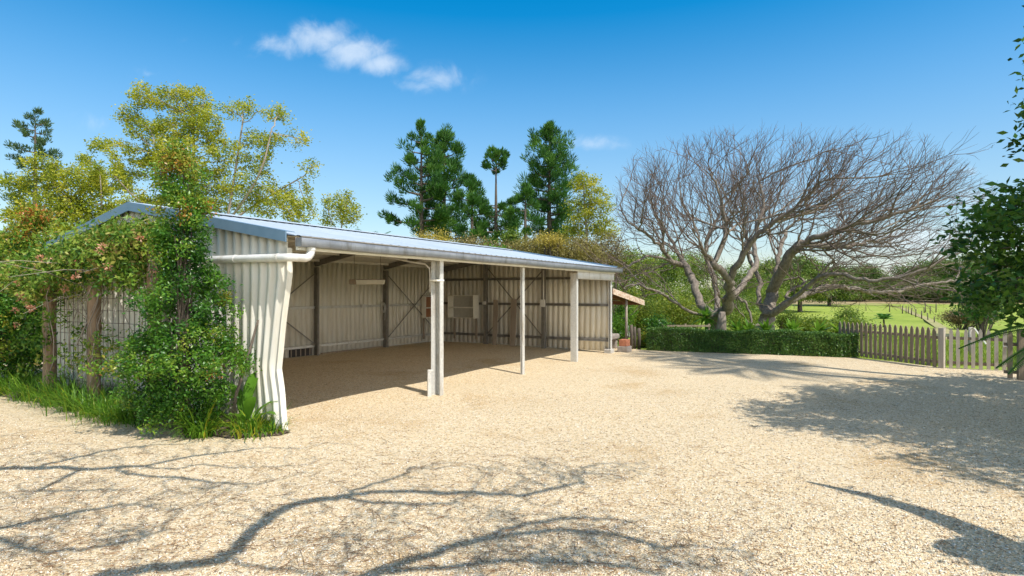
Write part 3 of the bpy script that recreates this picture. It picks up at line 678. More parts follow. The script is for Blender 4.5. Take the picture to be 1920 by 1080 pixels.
# ---- the two bare spreading trees
def bare_trees():
    Yt = 24.0
    def c(x, y, dy=0): return at(1130 + .3889 * x, 220 + .3889 * y, Yt + dy)
    zb = tz(0, Yt)
    bc0 = c
    def base(x, dy=0): p = c(x, 1000, dy); p.z = zb - .1; return p
    Ls = [
     ([base(560), c(555, 990), c(545, 950)], 0),
     ([c(545, 960), c(450, 950, -.5), c(310, 880, -1), c(290, 850, -1.2), c(160, 800, -1.5), c(100, 822, -1.8)], 0),
     ([c(300, 865, -1), c(300, 780, -1.2), c(230, 730, -1.5)], 0),
     ([c(540, 960), c(480, 910, .5), c(460, 860, 1), c(430, 780, 1.5), c(390, 690, 2), c(310, 560, 2.5), c(250, 470, 3), c(205, 350, 3.3)], 0),
     ([c(395, 720, 2), c(330, 690, 1.5), c(240, 665, 1), c(150, 690, .6), c(70, 755, .3)], 0),
     ([c(330, 690, 1.6), c(240, 580, .6), c(130, 515, 0), c(75, 430, -.2)], 0),
     ([c(550, 950), c(555, 860, 1), c(530, 740, 1.8), c(485, 650, 2.6), c(520, 540, 3.2), c(590, 430, 4), c(560, 300, 4.4)], 0),
     ([c(550, 970), c(600, 915, -1), c(622, 840, -1.6), c(605, 775, -2), c(540, 700, -2.6), c(478, 640, -3), c(450, 560, -3.4), c(380, 490, -4), c(330, 370, -4.4)], 0),
     ([c(612, 790, -1.9), c(640, 720, -2.3), c(700, 610, -2.8), c(760, 550, -3.1), c(830, 500, -3.5), c(950, 430, -4.2), c(1060, 310, -4.8)], 0),
     ([c(540, 700, -2.6), c(600, 560, -2.4), c(580, 420, -2.6), c(520, 250, -2.8)], 0),
     ([c(625, 870, -1.4), c(700, 780, -.4), c(755, 700, .2), c(722, 590, .8), c(780, 440, 1.2), c(760, 300, 1.5)], 0),
     ([base(790, .8), c(790, 1000, .8), c(800, 950, .8)], 1),
     ([c(790, 1000, .8), c(720, 1000, .3), c(655, 930, -.2), c(625, 900, -.4), c(640, 860, -.7)], 1),
     ([c(720, 995, .3), c(705, 910, .5), c(660, 880, .6)], 1),
     ([c(800, 960, .8), c(810, 850, 1.4), c(842, 720, 2.2), c(860, 620, 2.8), c(885, 540, 3.3), c(1000, 450, 4), c(1090, 320, 4.6)], 1),
     ([c(812, 840, 1.4), c(860, 760, .8), c(900, 660, .2), c(970, 600, -.4), c(1060, 570, -1), c(1200, 520, -1.7), c(1400, 470, -2.3), c(1580, 410, -2.8)], 1),
     ([c(950, 612, -.2), c(1140, 622, .6), c(1300, 600, 1.3), c(1420, 575, 1.9), c(1560, 520, 2.4), c(1660, 450, 2.7)], 1),
     ([c(815, 950, .6), c(900, 888, 0), c(990, 810, -.8), c(1060, 760, -1.4), c(1150, 748, -2), c(1270, 790, -2.5), c(1400, 778, -3), c(1540, 740, -3.4), c(1690, 660, -3.8)], 1),
     ([c(900, 888, 0), c(1010, 840, .8), c(1080, 812, 1.4), c(1200, 822, 2), c(1330, 850, 2.6), c(1450, 838, 3), c(1580, 795, 3.4), c(1770, 790, 3.8)], 1),
     ([c(795, 950, 1), c(760, 920, 1.6), c(745, 850, 2.1), c(770, 780, 2.5), c(700, 680, 3), c(690, 560, 3.4)], 1),
     ([c(880, 870, .6), c(900, 830, .9), c(990, 800, 1.2), c(940, 770, 1.5)], 1),
    ]
    xs = np.array([30, 60, 130, 200, 330, 470, 700, 900, 1100, 1250, 1340, 1450, 1600, 1700, 1745])
    top = np.array([420, 290, 180, 130, 110, 70, 70, 80, 50, 40, 100, 180, 260, 330, 410])
    bot = np.array([470, 560, 560, 540, 500, 480, 470, 450, 450, 470, 490, 520, 560, 590, 560])
    rs = random.Random(5); P = []; par = []; ids = []; low = []
    for pl, k in Ls:                             # the limbs themselves, crooked a little
        pl = resample(smooth_line(pl), .24); cand = [q for q in range(len(P)) if ids[q] == k]
        if not cand: last = -1; rest = pl
        else:
            arr = np.array([P[q] for q in cand]); last = cand[int(np.argmin(((arr - np.array(pl[0])) ** 2).sum(1)))]; rest = pl[1:]
        isl = max(p.z for p in pl) < 4.2 and len(pl) > 12 and pl[-1].z < 3.7
        for q, p in enumerate(rest):
            w = .035 if q > 3 else 0
            P.append(p + Vector((rs.gauss(0, w), rs.gauss(0, w), rs.gauss(0, w)))); par.append(last); ids.append(k); low.append(isl); last = len(P) - 1
    nl = len(P); lastnode = set(range(nl)) - set(par)
    def ztop(p):
        x = (p.x * F / Yt + 960 - 1130) / .3889; d = min(1, abs(p.y - Yt - .3) / 6.2); w = math.sqrt(1 - d * d * .85); xx = 830 + (x - 830) / max(w, .35)
        if xx < 25 or xx > 1745: return 0
        t = np.interp(xx, xs, top); z = HC + (HY - (220 + .3889 * t)) / F * Yt; return 2.0 + (z - 2.0) * (.45 + .55 * w)
    foc = {0: Vector((bc0(560, 1000).x, Yt, 1.2)), 1: Vector((bc0(800, 1000).x, Yt + .5, 1.0))}
    def shoot(i, d, L_, lev, lowp):
        p = P[i]; k = ids[i]; last = i; n = max(2, int(L_ / (.24 if lev < 3 else .16))); stp = L_ / n; made = []
        for q in range(n):
            f = (p - foc[k]); f.z = abs(f.z) * .9 + (.2 if lowp else 1.5); f.normalize()
            g = .10 if lev < 3 else .14
            d = (d * (1 - g) + f * g * (.3 if lowp else 1) + Vector((rs.gauss(0, .17), rs.gauss(0, .17), rs.gauss(0, .14)))).normalized(); p = p + d * stp
            if p.z > ztop(p) * rs.uniform(.96, 1.03) and not lowp: break
            if p.z < 1.0: break
            P.append(p); par.append(last); ids.append(k); low.append(lowp); last = len(P) - 1; made.append(last)
        if lev < 3:
            gap = (.31, .17)[lev - 1]; acc = rs.uniform(.1, gap)
            for m in made:
                acc += stp
                if acc < gap: continue
                acc = rs.uniform(-.1, .1); t = (P[m] - P[par[m]]).normalized(); ax_ = t.orthogonal().normalized(); ax_.rotate(Matrix.Rotation(rs.uniform(0, 6.283), 3, t)); an = math.radians(rs.uniform(24, 52))
                dd = t * math.cos(an) + ax_ * math.sin(an); shoot(m, dd, (rs.uniform(1.2, 2.7) if lev == 1 else rs.uniform(.4, 1.15)) * (.6 if lowp else 1), lev + 1, lowp)
            if made: 
                for _ in range(3): shoot(made[-1], (P[made[-1]] - P[par[made[-1]]]).normalized() + Vector((rs.gauss(0, .35), rs.gauss(0, .35), .1)), rs.uniform(.4, .9), 3, lowp)
    for i in range(nl):
        if par[i] < 0: continue
        t = (P[i] - P[par[i]]).normalized()
        if i in lastnode: shoot(i, t, rs.uniform(2.5, 4.5) if not low[i] else 1.2, 1, low[i])
        z = P[i].z
        if z < 3.2 and not low[i]: continue
        if rs.random() < (.74 if not low[i] else (.4 if z > 1.8 else .1)):
            ax_ = t.orthogonal().normalized(); ax_.rotate(Matrix.Rotation(rs.uniform(0, 6.283), 3, t)); an = math.radians(rs.uniform(28, 60)); shoot(i, t * math.cos(an) + ax_ * math.sin(an), rs.uniform(2.2, 5.2) * (.42 if low[i] else 1), 1, low[i])
    P = np.array([tuple(p) for p in P]); par = np.array(par); ids = np.array(ids)
    r, cnt = pipe(P, par, .0043, 2.04, .50); r = r * np.where(P[:, 2] < 3.0, 1.12, 1.0)
    labs = ['bare spreading tree nearest the shed, a fern clump in its fork', 'bare spreading tree whose long low limb reaches out over the picket fence']
    for k in (0, 1):
        m = np.where(ids == k)[0]; mp = {-1: -1}; mp.update({int(q): i for i, q in enumerate(m)})
        Pk = P[m]; pk = np.array([mp[int(par[q])] for q in m]); rk = r[m]
        off = Pk[0]; R = thing('bare_tree', labs[k], 'tree', off, 0, 'leafless trees behind the hedge')
        fine = rk < .016; branch_mesh('trunk', Pk, np.where(fine, -1, pk), rk, MT['bark'], R, off); branch_mesh('twigs', Pk, np.where(fine, pk, -1), rk, MT['twig'], R, off)
    return c
bc = bare_trees()
# ---- yellow-green trees behind the shed
def trunkline(px, Y, py, px2=None):
    b = Vector(((px - 960) / F * Y, Y, float(tz(0, Y)) - .1)); t = at(px2 or px, py, Y); return [b, b.lerp(t, .5) + Vector((random.uniform(-.2, .2), 0, 0)), t]
Y = 30
leafy('yellow_green_tree', 'tallest yellow-green tree rising behind the shed ridge', 'tree', [trunkline(345, Y, 430, 350), [at(350, 430, Y), at(320, 360, Y), at(290, 270, Y - 1)], [at(350, 430, Y), at(365, 300, Y), at(360, 210, Y + 1)], [at(350, 430, Y), at(260, 380, Y - 1), at(215, 330, Y - 2)]],
      [PB(275, 185, 42, 26, Y, 90), PB(350, 190, 52, 34, Y, 130, dy=1), PB(240, 220, 28, 14, Y, 30), PB(300, 245, 62, 28, Y, 130), PB(390, 240, 32, 46, Y, 110), PB(260, 295, 42, 26, Y, 80), PB(345, 300, 56, 40, Y, 130, dy=-1), PB(215, 335, 52, 26, Y, 90), PB(330, 375, 80, 36, Y, 150), PB(385, 345, 40, 50, Y, 100), PB(190, 270, 28, 16, Y, 35), PB(155, 300, 20, 18, Y, 20), PB(415, 300, 26, 44, Y, 60), PB(420, 380, 40, 34, Y, 80)],
      .27, None, 'ygreen', 'palebark', .013, 66, .15, (.08, .15), (.45, .7), .62, group='yellow-green trees behind the shed', dens=2.3)
Y = 28
leafy('yellow_green_tree', 'sparse yellow-green tree with bare pale limbs arching above the shed roof', 'tree', [trunkline(415, Y, 420, 425), [at(425, 420, Y), at(440, 330, Y), at(455, 230, Y)], [at(425, 420, Y), at(490, 330, Y - 1), at(510, 240, Y - 1)], [at(425, 420, Y), at(500, 370, Y + 1), at(570, 330, Y + 1)]],
      [PB(450, 205, 40, 22, Y, 60), PB(520, 212, 30, 24, Y, 45), PB(500, 262, 44, 20, Y, 50), PB(560, 262, 30, 22, Y, 35), PB(450, 285, 34, 26, Y, 50), PB(580, 315, 24, 20, Y, 22), PB(455, 350, 50, 30, Y, 80), PB(530, 385, 64, 30, Y, 130), PB(480, 310, 36, 26, Y, 40), PB(565, 400, 36, 26, Y, 60)],
      .27, None, 'ygreen', 'palebark', .013, 50, .14, (.075, .14), (.45, .7), .6, group='yellow-green trees behind the shed', dens=2.3)
Y = 25
leafy('yellow_green_tree', 'broad yellow-green tree in front of the thin conifer', 'tree', [trunkline(215, Y, 440, 190), [at(190, 440, Y), at(130, 380, Y), at(90, 330, Y)], [at(190, 440, Y), at(190, 350, Y - 1), at(185, 310, Y - 1)], [at(190, 440, Y), at(90, 430, Y + 1), at(40, 390, Y + 1)]],
      [PB(75, 308, 40, 18, Y, 60), PB(120, 330, 46, 22, Y, 90), PB(35, 345, 42, 16, Y, 60), PB(160, 350, 50, 30, Y, 110), PB(110, 385, 70, 26, Y, 140), PB(200, 395, 60, 36, Y, 140), PB(50, 405, 46, 26, Y, 80), PB(20, 335, 30, 12, Y, 25), PB(145, 430, 80, 30, Y, 130), PB(200, 440, 50, 24, Y, 70)],
      .26, None, 'ygreen', 'palebark', .012, 66, .15, (.075, .14), (.45, .7), .55, group='yellow-green trees behind the shed', dens=2.3)
Y = 30
leafy('yellow_green_tree', 'small round yellow-green tree showing alone above the middle of the roof slope', 'tree', [trunkline(640, Y, 430)], [PB(640, 385, 38, 28, Y, 120), PB(625, 415, 30, 18, Y, 60), PB(662, 405, 24, 18, Y, 50)], .25, None, 'ygreen', 'palebark', .012, 60, .14, (.075, .14), (.45, .7), .6, group='yellow-green trees behind the shed', dens=2.3)
Y = 32
leafy('yellow_green_tree', 'bright yellow-green tree between the dark conifers and the bare tree', 'tree', [trunkline(1098, Y, 440, 1100), [at(1100, 440, Y), at(1095, 380, Y), at(1095, 340, Y)]],
      [PB(1095, 345, 30, 26, Y, 110), PB(1115, 385, 36, 36, Y, 150), PB(1085, 400, 26, 34, Y, 80), PB(1130, 430, 32, 26, Y, 90), PB(1070, 440, 24, 20, Y, 50)], .26, None, 'ygreen', 'palebark', .012, 66, .15, (.075, .14), (.45, .7), .68, group='yellow-green trees behind the shed', dens=2.3)
# ---- conifers
def conifer(label, px, Y, ytop, ybot, prof, mat='pine', n=34, tuft=90, nl=.34, lean=0, gap=None, name='conifer_tree', up=.6, group='conifers behind the shed', seed=1, rc=.30, inner=.5):
    """whorled branches that turn up at the ends and carry rounded tufts of needles there"""
    rs = random.Random(seed); b = Vector(((px - 960) / F * Y, Y, float(tz(0, Y)) - .1)); top = at(px + lean, ytop, Y); bot = at(px + lean, ybot, Y)
    R = thing(name, label, 'tree', b, 0, group)
    tr = MB(); H_ = top.z - b.z; tr.tube([b - b, (bot - b) * .98, (top - b)], [.017 * H_ + .02, .011 * H_ + .02, .012], 8, False); cs = []; ax = []; rr = []
    for k in range(n):
        u = (k + rs.random() * .9) / n
        if gap and gap[0] < u < gap[1]: continue
        p0 = bot.lerp(top, u); rad = np.interp(u, [q for q, _ in prof], [w for _, w in prof]) / F * Y * rs.uniform(.55, 1.1)
        a = k * 2.4 + rs.uniform(-.6, .6); d = Vector((math.cos(a), math.sin(a), 0)); up_ = up * (1 if u > .3 else .5)
        pts = [p0, p0 + d * rad * .5 + Vector((0, 0, rad * .05 * up_)), p0 + d * rad * .82 + Vector((0, 0, rad * .32 * up_)), p0 + d * rad + Vector((0, 0, rad * .62 * up_))]
        tr.tube([q - b for q in pts], [.04 * rad + .012, .025 * rad + .01, .015, .008], 4, False)
        pl = resample(smooth_line(pts, 1), .10); i0 = int(len(pl) * inner); q = len(pl) - 1; r_ = rc * rs.uniform(.75, 1.25) * min(1, .55 + rad * .35)
        while q > i0:
            dd = (pl[q] - pl[max(q - 2, 0)]).normalized(); o = Vector((rs.gauss(0, 1), rs.gauss(0, 1), rs.gauss(0, .5))) * .10 * min(rad, 1.5); cs.append(pl[q] + o); ax.append((dd * .5 + Vector((0, 0, .75))).normalized()); rr.append(r_)
            if rs.random() < .45 and rad > .7: cs.append(pl[q] + o + Vector((rs.gauss(0, 1), rs.gauss(0, 1), rs.gauss(0, .6))).normalized() * r_ * 1.2); ax.append((dd + Vector((0, 0, .8))).normalized()); rr.append(r_ * .8)
            q -= max(2, int(r_ * 1.15 / .10)); r_ *= .93
    for k in range(5): cs.append(top + Vector((rs.gauss(0, .05), rs.gauss(0, .05), -.22 * k))); ax.append(Vector((0, 0, 1))); rr.append(.12 + .03 * k)
    cs = np.array([tuple(q) for q in cs]); ax = np.array([tuple(q) for q in ax]); rr = np.array(rr); m = len(cs) * tuft; d_ = rdir(m)
    A_ = unit(np.repeat(ax, tuft, 0) * .95 + d_ * .8); Pp = np.repeat(cs, tuft, 0) + d_ * (np.repeat(rr, tuft) * RNG.random(m) ** .5)[:, None]
    tint = np.clip(np.repeat(RNG.normal(.5, .18, len(cs)), tuft) + RNG.normal(0, .14, m), 0, 1)
    tr.build('trunk', MT['darkbark'], R, smooth=True)
    leaf_mesh('crown', Pp, A_, rdir(m), RNG.uniform(.5, 1.1, m) * nl, .05, tint, MT[mat], R, off=tuple(b))
conifer('dark conifer furthest along the shed roof towards the house end with a thin tip', 790, 36, 232, 446, [(0, 66), (.25, 62), (.45, 54), (.6, 46), (.75, 30), (.86, 24), (.9, 2), (1, 3)], n=34, seed=3, rc=.30, gap=(.88, .97))
conifer('densest dark green conifer with a rounded tip, behind a thin-tipped one', 833, 38, 252, 450, [(0, 54), (.3, 58), (.55, 48), (.75, 34), (.9, 24), (1, 8)], n=44, seed=5, rc=.36, inner=.35)
conifer('low dark conifer half hidden by the scrub between taller conifers', 885, 34, 335, 465, [(0, 34), (.4, 36), (.7, 28), (1, 8)], n=18, seed=8, rc=.28)
conifer('slender pompon conifer with a bare stem below its round top', 930, 35, 285, 460, [(0, 24), (.2, 44), (.40, 38), (.5, 30), (.56, 4), (.74, 6), (.77, 22), (.9, 22), (1, 8)], n=52, gap=(.44, .76), seed=13, nl=.28, rc=.26)
conifer('dense dark conifer tapering to a point beside the yellow-green tree', 1030, 38, 238, 455, [(0, 46), (.2, 58), (.45, 50), (.62, 44), (.8, 38), (.93, 20), (1, 6)], n=46, seed=21, rc=.36, inner=.32)
conifer('small drooping conifer limb clump beside the pompon conifer', 985, 33, 350, 460, [(0, 20), (.5, 30), (1, 12)], n=12, seed=25, up=-.3)
conifer('thin open grey-green conifer standing alone at the far edge', 66, 34, 210, 440, [(0, 66), (.3, 60), (.5, 46), (.7, 38), (.9, 26), (1, 6)], mat='pinefar', n=30, tuft=40, seed=31, up=.45, rc=.20, inner=.3, nl=.24)
# ---- scrub and bushes
def bush(label, blobs, mat, name='bush', per=24, L=(.09, .2), tb=.5, bark='darkbark', cat='bush', n=None, rc=.22, group=None, fold=0):
    """many-stemmed bush: short stems from the ground to leaf clusters spread through the crown"""
    cs = sample_blobs(blobs, .42); c0 = blobs[0][0]; base = Vector((c0.x, c0.y, float(tz(0, c0.y)) if c0.y > 19 else 0.0)); R = thing(name, label, cat, base, 0, group)
    st_ = MB()
    for q in cs[::max(1, len(cs) // 26)]:
        q = Vector(tuple(q)); f = Vector((base.x + (q.x - base.x) * .25, base.y + (q.y - base.y) * .25, base.z - .05)); m = f.lerp(q, .55) + Vector((random.gauss(0, .1), random.gauss(0, .1), 0))
        st_.tube([f - base, m - base, q - base], [.035, .022, .008], 5, False)
    st_.build('stems', MT[bark], R, smooth=True)
    n = len(cs) * per; P = np.repeat(cs, per, 0) + RNG.normal(size=(n, 3)) * np.array([rc, rc, rc * .7])
    tint = np.clip(np.repeat(RNG.normal(tb, .17, len(cs)), per) + RNG.normal(0, .12, n), 0, 1); L_ = RNG.uniform(L[0], L[1], n)
    leaf_mesh('crown', P, rdir(n), rdir(n) + np.array([0, 0, .5]), L_, L_ * RNG.uniform(.4, .65, n), tint, MT[mat], R, off=tuple(base), fold=fold); return R
Y = 29
bush('golden flowering bush below the densest conifer at the roof edge', [PB(815, 452, 40, 18, Y, 70)], 'gold', tb=.45, per=40, L=(.05, .11), cat='bush')
bush('dry brown twiggy scrub between golden bush and pompon conifer', [PB(885, 470, 48, 26, Y + 1, 150), PB(945, 478, 36, 24, Y, 100)], 'dry', per=40, L=(.05, .12), tb=.4)
bush('small bright green shrub peeping over the roof edge', [PB(932, 477, 18, 12, Y - 2, 50)], 'broad', per=22, tb=.5)
bush('large olive-brown scrub above the roof beside the golden flowers', [PB(1015, 475, 58, 30, Y, 260), PB(1085, 482, 52, 34, Y - 1, 230)], 'dry', per=60, L=(.05, .12), tb=.62)
bush('small golden flower bush on top of the olive-brown scrub', [PB(1036, 450, 18, 10, Y - 1.5, 34)], 'gold', per=50, L=(.05, .11), tb=.45)
bush('pale brown twiggy scrub behind the end of the shed roof', [PB(1140, 480, 36, 44, Y + 2, 190)], 'dry', per=44, L=(.05, .12), tb=.42)
bush('dark green rounded bush low between the conifers', [PB(960, 450, 18, 22, Y + 3, 60)], 'bush', per=24, tb=.25)
def frond(mb_pts, base, dirv, L_, drop, leaflet, n=26, tintv=.5):
    """rachis points and leaflet rows of a feather-shaped leaf; leaflet rows appended to lists"""
    d = Vector(dirv).normalized(); side = d.cross(Vector((0, 0, 1))).normalized(); pts = []
    for k in range(n + 1):
        u = k / n; pts.append(Vector(base) + d * L_ * u + Vector((0, 0, -drop * u * u * L_)))
    for k in range(2, n + 1):
        u = k / n; t = (pts[k] - pts[k - 1]).normalized(); l = leaflet * math.sin(math.pi * min(1, .12 + u * .88)) ** .7 + .015
        for s in (-1, 1): mb_pts.append((pts[k], (side * s + t * .55 - Vector((0, 0, .18))).normalized(), t.cross(side * s) * s, l, tintv + random.gauss(0, .12)))
    return pts
def frond_plant(name, label, cat, base, trunk_h, specs, leaflet, mat, tr=.09, wd=.16, bark='darkbark', n=26, group=None):
    R = thing(name, label, cat, base, 0, group); rows = []; st_ = MB(); top = Vector((0, 0, trunk_h))
    for az, el, L_, drop in specs:
        d = Vector((math.cos(az) * math.cos(el), math.sin(az) * math.cos(el), math.sin(el))); p = frond(rows, top, d, L_, drop, leaflet, n); st_.tube(p[::3], .008 + .002 * L_, 4, False)
    st_.build('frond_stems', MT['broad'], R, smooth=True)
    if trunk_h > .1: MB().tube([(0, 0, -.1), (.02, 0, trunk_h * .5), (0, 0, trunk_h)], [tr * 1.2, tr, tr], 9).build('trunk', MT[bark], R, smooth=True)
    leaf_mesh('fronds', [tuple(r[0]) for r in rows], np.array([tuple(r[1]) for r in rows]), np.array([tuple(r[2]) for r in rows]), np.array([r[3] for r in rows]), np.array([max(.012, r[3] * wd) for r in rows]), np.clip([r[4] for r in rows], 0, 1), MT[mat], R); return R
Y = 26; p = at(690, 445, Y)
frond_plant('tree_fern', 'tree fern crown peeping over the roof beside the small round tree', 'tree fern', (p.x, p.y, float(tz(0, Y))), p.z - float(tz(0, Y)) - .35, [(k * .75, .75 - .1 * (k % 3), 1.5, .25) for k in range(9)], .28, 'frond')
Y = yz(613); p = at(1657, 605, Y)
frond_plant('young_palm', 'young palm standing in the paddock beyond the picket fence', 'palm', (p.x, Y, float(tz(0, Y))), .7, [(k * .62, 1.15 - .3 * (k % 3), 1.3, .45) for k in range(11)], .5, 'frond', .08, .12)
MB_ = [('light green bush behind the lean-to roof', [PB(1185, 505, 46, 34, 40, 190), PB(1165, 565, 34, 40, 36, 120)], 'bush', .5),
 ('tall dull green bush beyond the low left limb of the bare tree', [PB(1245, 510, 40, 36, 44, 200), PB(1230, 560, 44, 36, 42, 160)], 'bush', .35),
 ('round mid-green tree crown between the bare trunks of the shed-side tree', [PB(1300, 505, 46, 34, 52, 220), PB(1310, 560, 46, 34, 50, 160)], 'bush', .42),
 ('deep green bush behind the forked trunks', [PB(1385, 530, 48, 34, 56, 220), PB(1380, 575, 46, 26, 50, 120)], 'bush', .3),
 ('yellow-green bush low behind the fern clump', [PB(1270, 590, 42, 30, 33, 150), PB(1215, 600, 30, 34, 31, 120)], 'bush', .62),
 ('olive bush beside the second bare trunk', [PB(1440, 560, 36, 30, 60, 140), PB(1395, 600, 36, 20, 40, 80)], 'bush', .45),
 ('dark glossy shrub at the shed end of the hedge', [PB(1236, 622, 22, 26, 20.6, 120), PB(1255, 640, 18, 18, 19.6, 60)], 'lilly', .25),
 ('bright lime shrub under the lean-to roof edge', [PB(1168, 592, 20, 26, 26, 80), PB(1160, 612, 16, 18, 25, 40)], 'broad', .6),
 ('grassy yellow shrub between stump posts and hedge', [PB(1212, 640, 18, 16, 21.5, 60)], 'bush', .75),
 ('feathery grey-green shrub beside the dark leafy tree', [PB(1840, 560, 26, 44, 34, 150), PB(1860, 520, 30, 40, 36, 120)], 'frond', .4),
 ('low mauve-grey thicket beside the dirt track', [PB(1800, 596, 30, 11, 52, 90), PB(1845, 590, 24, 14, 50, 70)], 'dry', .1),
 ('small shrub in the paddock near the second bare tree', [PB(1590, 592, 14, 14, 45, 40)], 'bush', .4),
 ('low olive thicket along the bottom of the paddock', [PB(1520, 612, 44, 9, 33, 90), PB(1600, 616, 30, 7, 30, 60)], 'bush', .5),
 ('green shrub at the foot of the second bare trunk', [PB(1475, 600, 20, 16, 30, 70)], 'bush', .35)]
for lab, bl, mt, tb in MB_:
    bush(lab, bl, mt, per=58 if bl[0][0].y > 30 else 40, L=(.08, .17) if bl[0][0].y > 30 else (.05, .11), rc=.32 if bl[0][0].y > 30 else .14, tb=tb)
# ---- far trees over the paddock
FT = [(1500, 512, 42, 26, 95), (1555, 522, 36, 22, 120), (1620, 522, 40, 26, 150), (1580, 536, 34, 14, 160), (1665, 535, 34, 16, 165), (1705, 522, 34, 28, 150), (1755, 514, 40, 32, 145), (1815, 512, 44, 34, 140), (1880, 508, 46, 38, 140), (1450, 515, 40, 26, 100), (1950, 505, 50, 40, 140)]
FL = ['light green domed tree just beyond the second bare trunk', 'smaller domed tree in the far tree line beside the light green one', 'tall domed dark tree standing clear in the far tree line', 'low dark tree in the far line under a bare limb', 'low tree filling the far line between two domes', 'first tree of the tall dark clump across the paddock', 'broadest dark tree of the clump across the paddock', 'dark tree at the end of the clump, beside the leafy branch', 'dark far tree glimpsed through the leafy branches', 'pale green far tree behind the crossing trunks', 'far dark tree beyond the frame of the leafy branches']
for (px, py, rx, ry, Y), lab in zip(FT, FL):
    k = Y / F; cl = [PB(px, py, rx, ry, Y, 130)] + [PB(px + q * rx, py + ry * .95, rx * .55, ry * .8, Y - 2 + random.uniform(-3, 3), 60) for q in (-.75, -.3, .2, .7)]
    cs = sample_blobs(cl, .38); base = Vector(((px - 960) / F * Y, Y, float(tz(0, Y)))); R = thing('far_tree', lab, 'tree', base, 0, 'far trees across the paddock')
    tr = MB(); tp = at(px, py, Y) - base; tr.tube([(0, 0, -.2), tp * .4, tp], [.4, .3, .1], 7, False)
    for q in cs[::18]: tr.tube([tp * .35, Vector(tuple(q)) - base], [.14, .04], 5, False)
    tr.build('trunk', MT['darkbark'], R, smooth=True); per = 110; n = len(cs) * per
    P = np.repeat(cs, per, 0) + RNG.normal(size=(n, 3)) * np.array([.75, .75, .45]); P[:, 2] = np.maximum(P[:, 2], base.z + .6)
    tint = np.clip(np.repeat(RNG.normal(.55 if Y < 110 else .38, .17, len(cs)), per) + RNG.normal(0, .1, n), 0, 1); L_ = RNG.uniform(.2, .45, n)
    leaf_mesh('crown', P, rdir(n), rdir(n) + np.array([0, 0, .6]), L_, L_ * .6, tint, MT['far'], R, off=tuple(base))
# ------------------------------------------------------------------ hedge
def hedge():
    pl = smooth_line([(4.55, 19.2, 0), (5.6, 18.75, 0), (7.55, 18.05, 0), (9.0, 17.45, 0), (10.05, 17.05, 0)], 2); pl = resample(pl, .1); R = thing('clipped_hedge', 'low clipped green hedge edging the gravel yard', 'hedge', pl[0])
    b = pl[0]; core = MB(); h, w = .70, .60
    fr = []
    for i, p in enumerate(pl):
        t = (pl[min(i + 1, len(pl) - 1)] - pl[max(0, i - 1)]).normalized(); s = Vector((t.y, -t.x, 0)); fr.append((p - b, t, s))
    for (p, t, s), (q, _, s2) in zip(fr[:-1:4], fr[4::4]):
        core.hexa([p - s * .2, p + s * .2, q + s2 * .2, q - s2 * .2] + [v + Vector((0, 0, .56)) for v in (p - s * .2, p + s * .2, q + s2 * .2, q - s2 * .2)])
    core.build('inner_stems', MT['darkbark'], R)
    n = 46000; Pn = np.zeros((n, 3)); Nn = np.zeros((n, 3))
    for i in range(n):
        p, t, s = fr[random.randrange(len(fr))]; hh = h + .035 * math.sin(p.x * 2.1) + .02 * math.sin(p.x * 7); k = random.random(); dp = abs(random.gauss(0, .05))
        if k < .5: q = p + s * (w / 2 - dp + .025 * math.sin(p.x * 9 + p.z)) + Vector((0, 0, random.random() * hh)); nn = s
        elif k < .88: q = p + s * random.uniform(-w / 2, w / 2) + Vector((0, 0, hh - dp)); nn = Vector((0, 0, 1))
        else: q = p - s * (w / 2 - dp) + Vector((0, 0, random.random() * hh)); nn = -s
        q = q + t * random.uniform(-.06, .06); Pn[i] = q; Nn[i] = nn
    big = np.sin(Pn[:, 0] * 3.1) * .08 + np.sin(Pn[:, 2] * 11 + Pn[:, 0] * 5) * .08
    L_ = RNG.uniform(.03, .062, n)
    leaf_mesh('leaves', Pn, rdir(n) + Nn * .3, rdir(n) * .8 + Nn, L_, L_ * .55, np.clip(RNG.normal(.42, .2, n) + big, 0, 1), MT['hedge'], R)
hedge()
# ------------------------------------------------------------------ near garden: trellis posts, mesh, vine, shrubs, strap plants
TS = -.5
for t_, h, lab in ((5.75, 2.45, 'round brown trellis post furthest from the shrub column'), (4.15, 2.4, 'shaggy round trellis post with vine stems, middle of the mesh'), (2.34, 2.5, 'round trellis post just behind the tall lilly pilly column')):
    p = S(TS, t_); m = MB(); pts = [(random.uniform(-.012, .012), random.uniform(-.012, .012), z) for z in np.linspace(-.1, h, 10)]; m.tube(pts, [.095 + random.uniform(-.006, .01) for _ in pts], 12)
    o = m.build('trellis_post', MT['log'], smooth=True); o.location = p; tag(o, lab, 'post', 'round trellis posts by the end wall')
def mesh_panel(t0, t1, lab):
    R = MB(); L_ = t1 - t0
    for k in range(int(L_ / .16) + 1):
        u = .02 + k * .16
        if u < L_: R.tube([(0, u, .1), (.006, u + .01 * math.sin(k), 1.0), (0, u, 2.2)], .0055, 4)
    for z in np.arange(.2, 2.2, .2): R.tube([(.008, 0, z), (.012, L_ * .5, z + random.uniform(-.012, .012)), (.008, L_, z)], .0055, 4)
    o = R.build('wire_trellis', MT['wire']); o.location = S(TS + .02, t0); o.rotation_euler = (0, 0, ANG); tag(o, lab, 'trellis', 'wire mesh between the trellis posts')
mesh_panel(4.26, 5.64, 'rusty square wire mesh between the two outer trellis posts'); mesh_panel(2.45, 4.04, 'rusty square wire mesh beside the lilly pilly column')
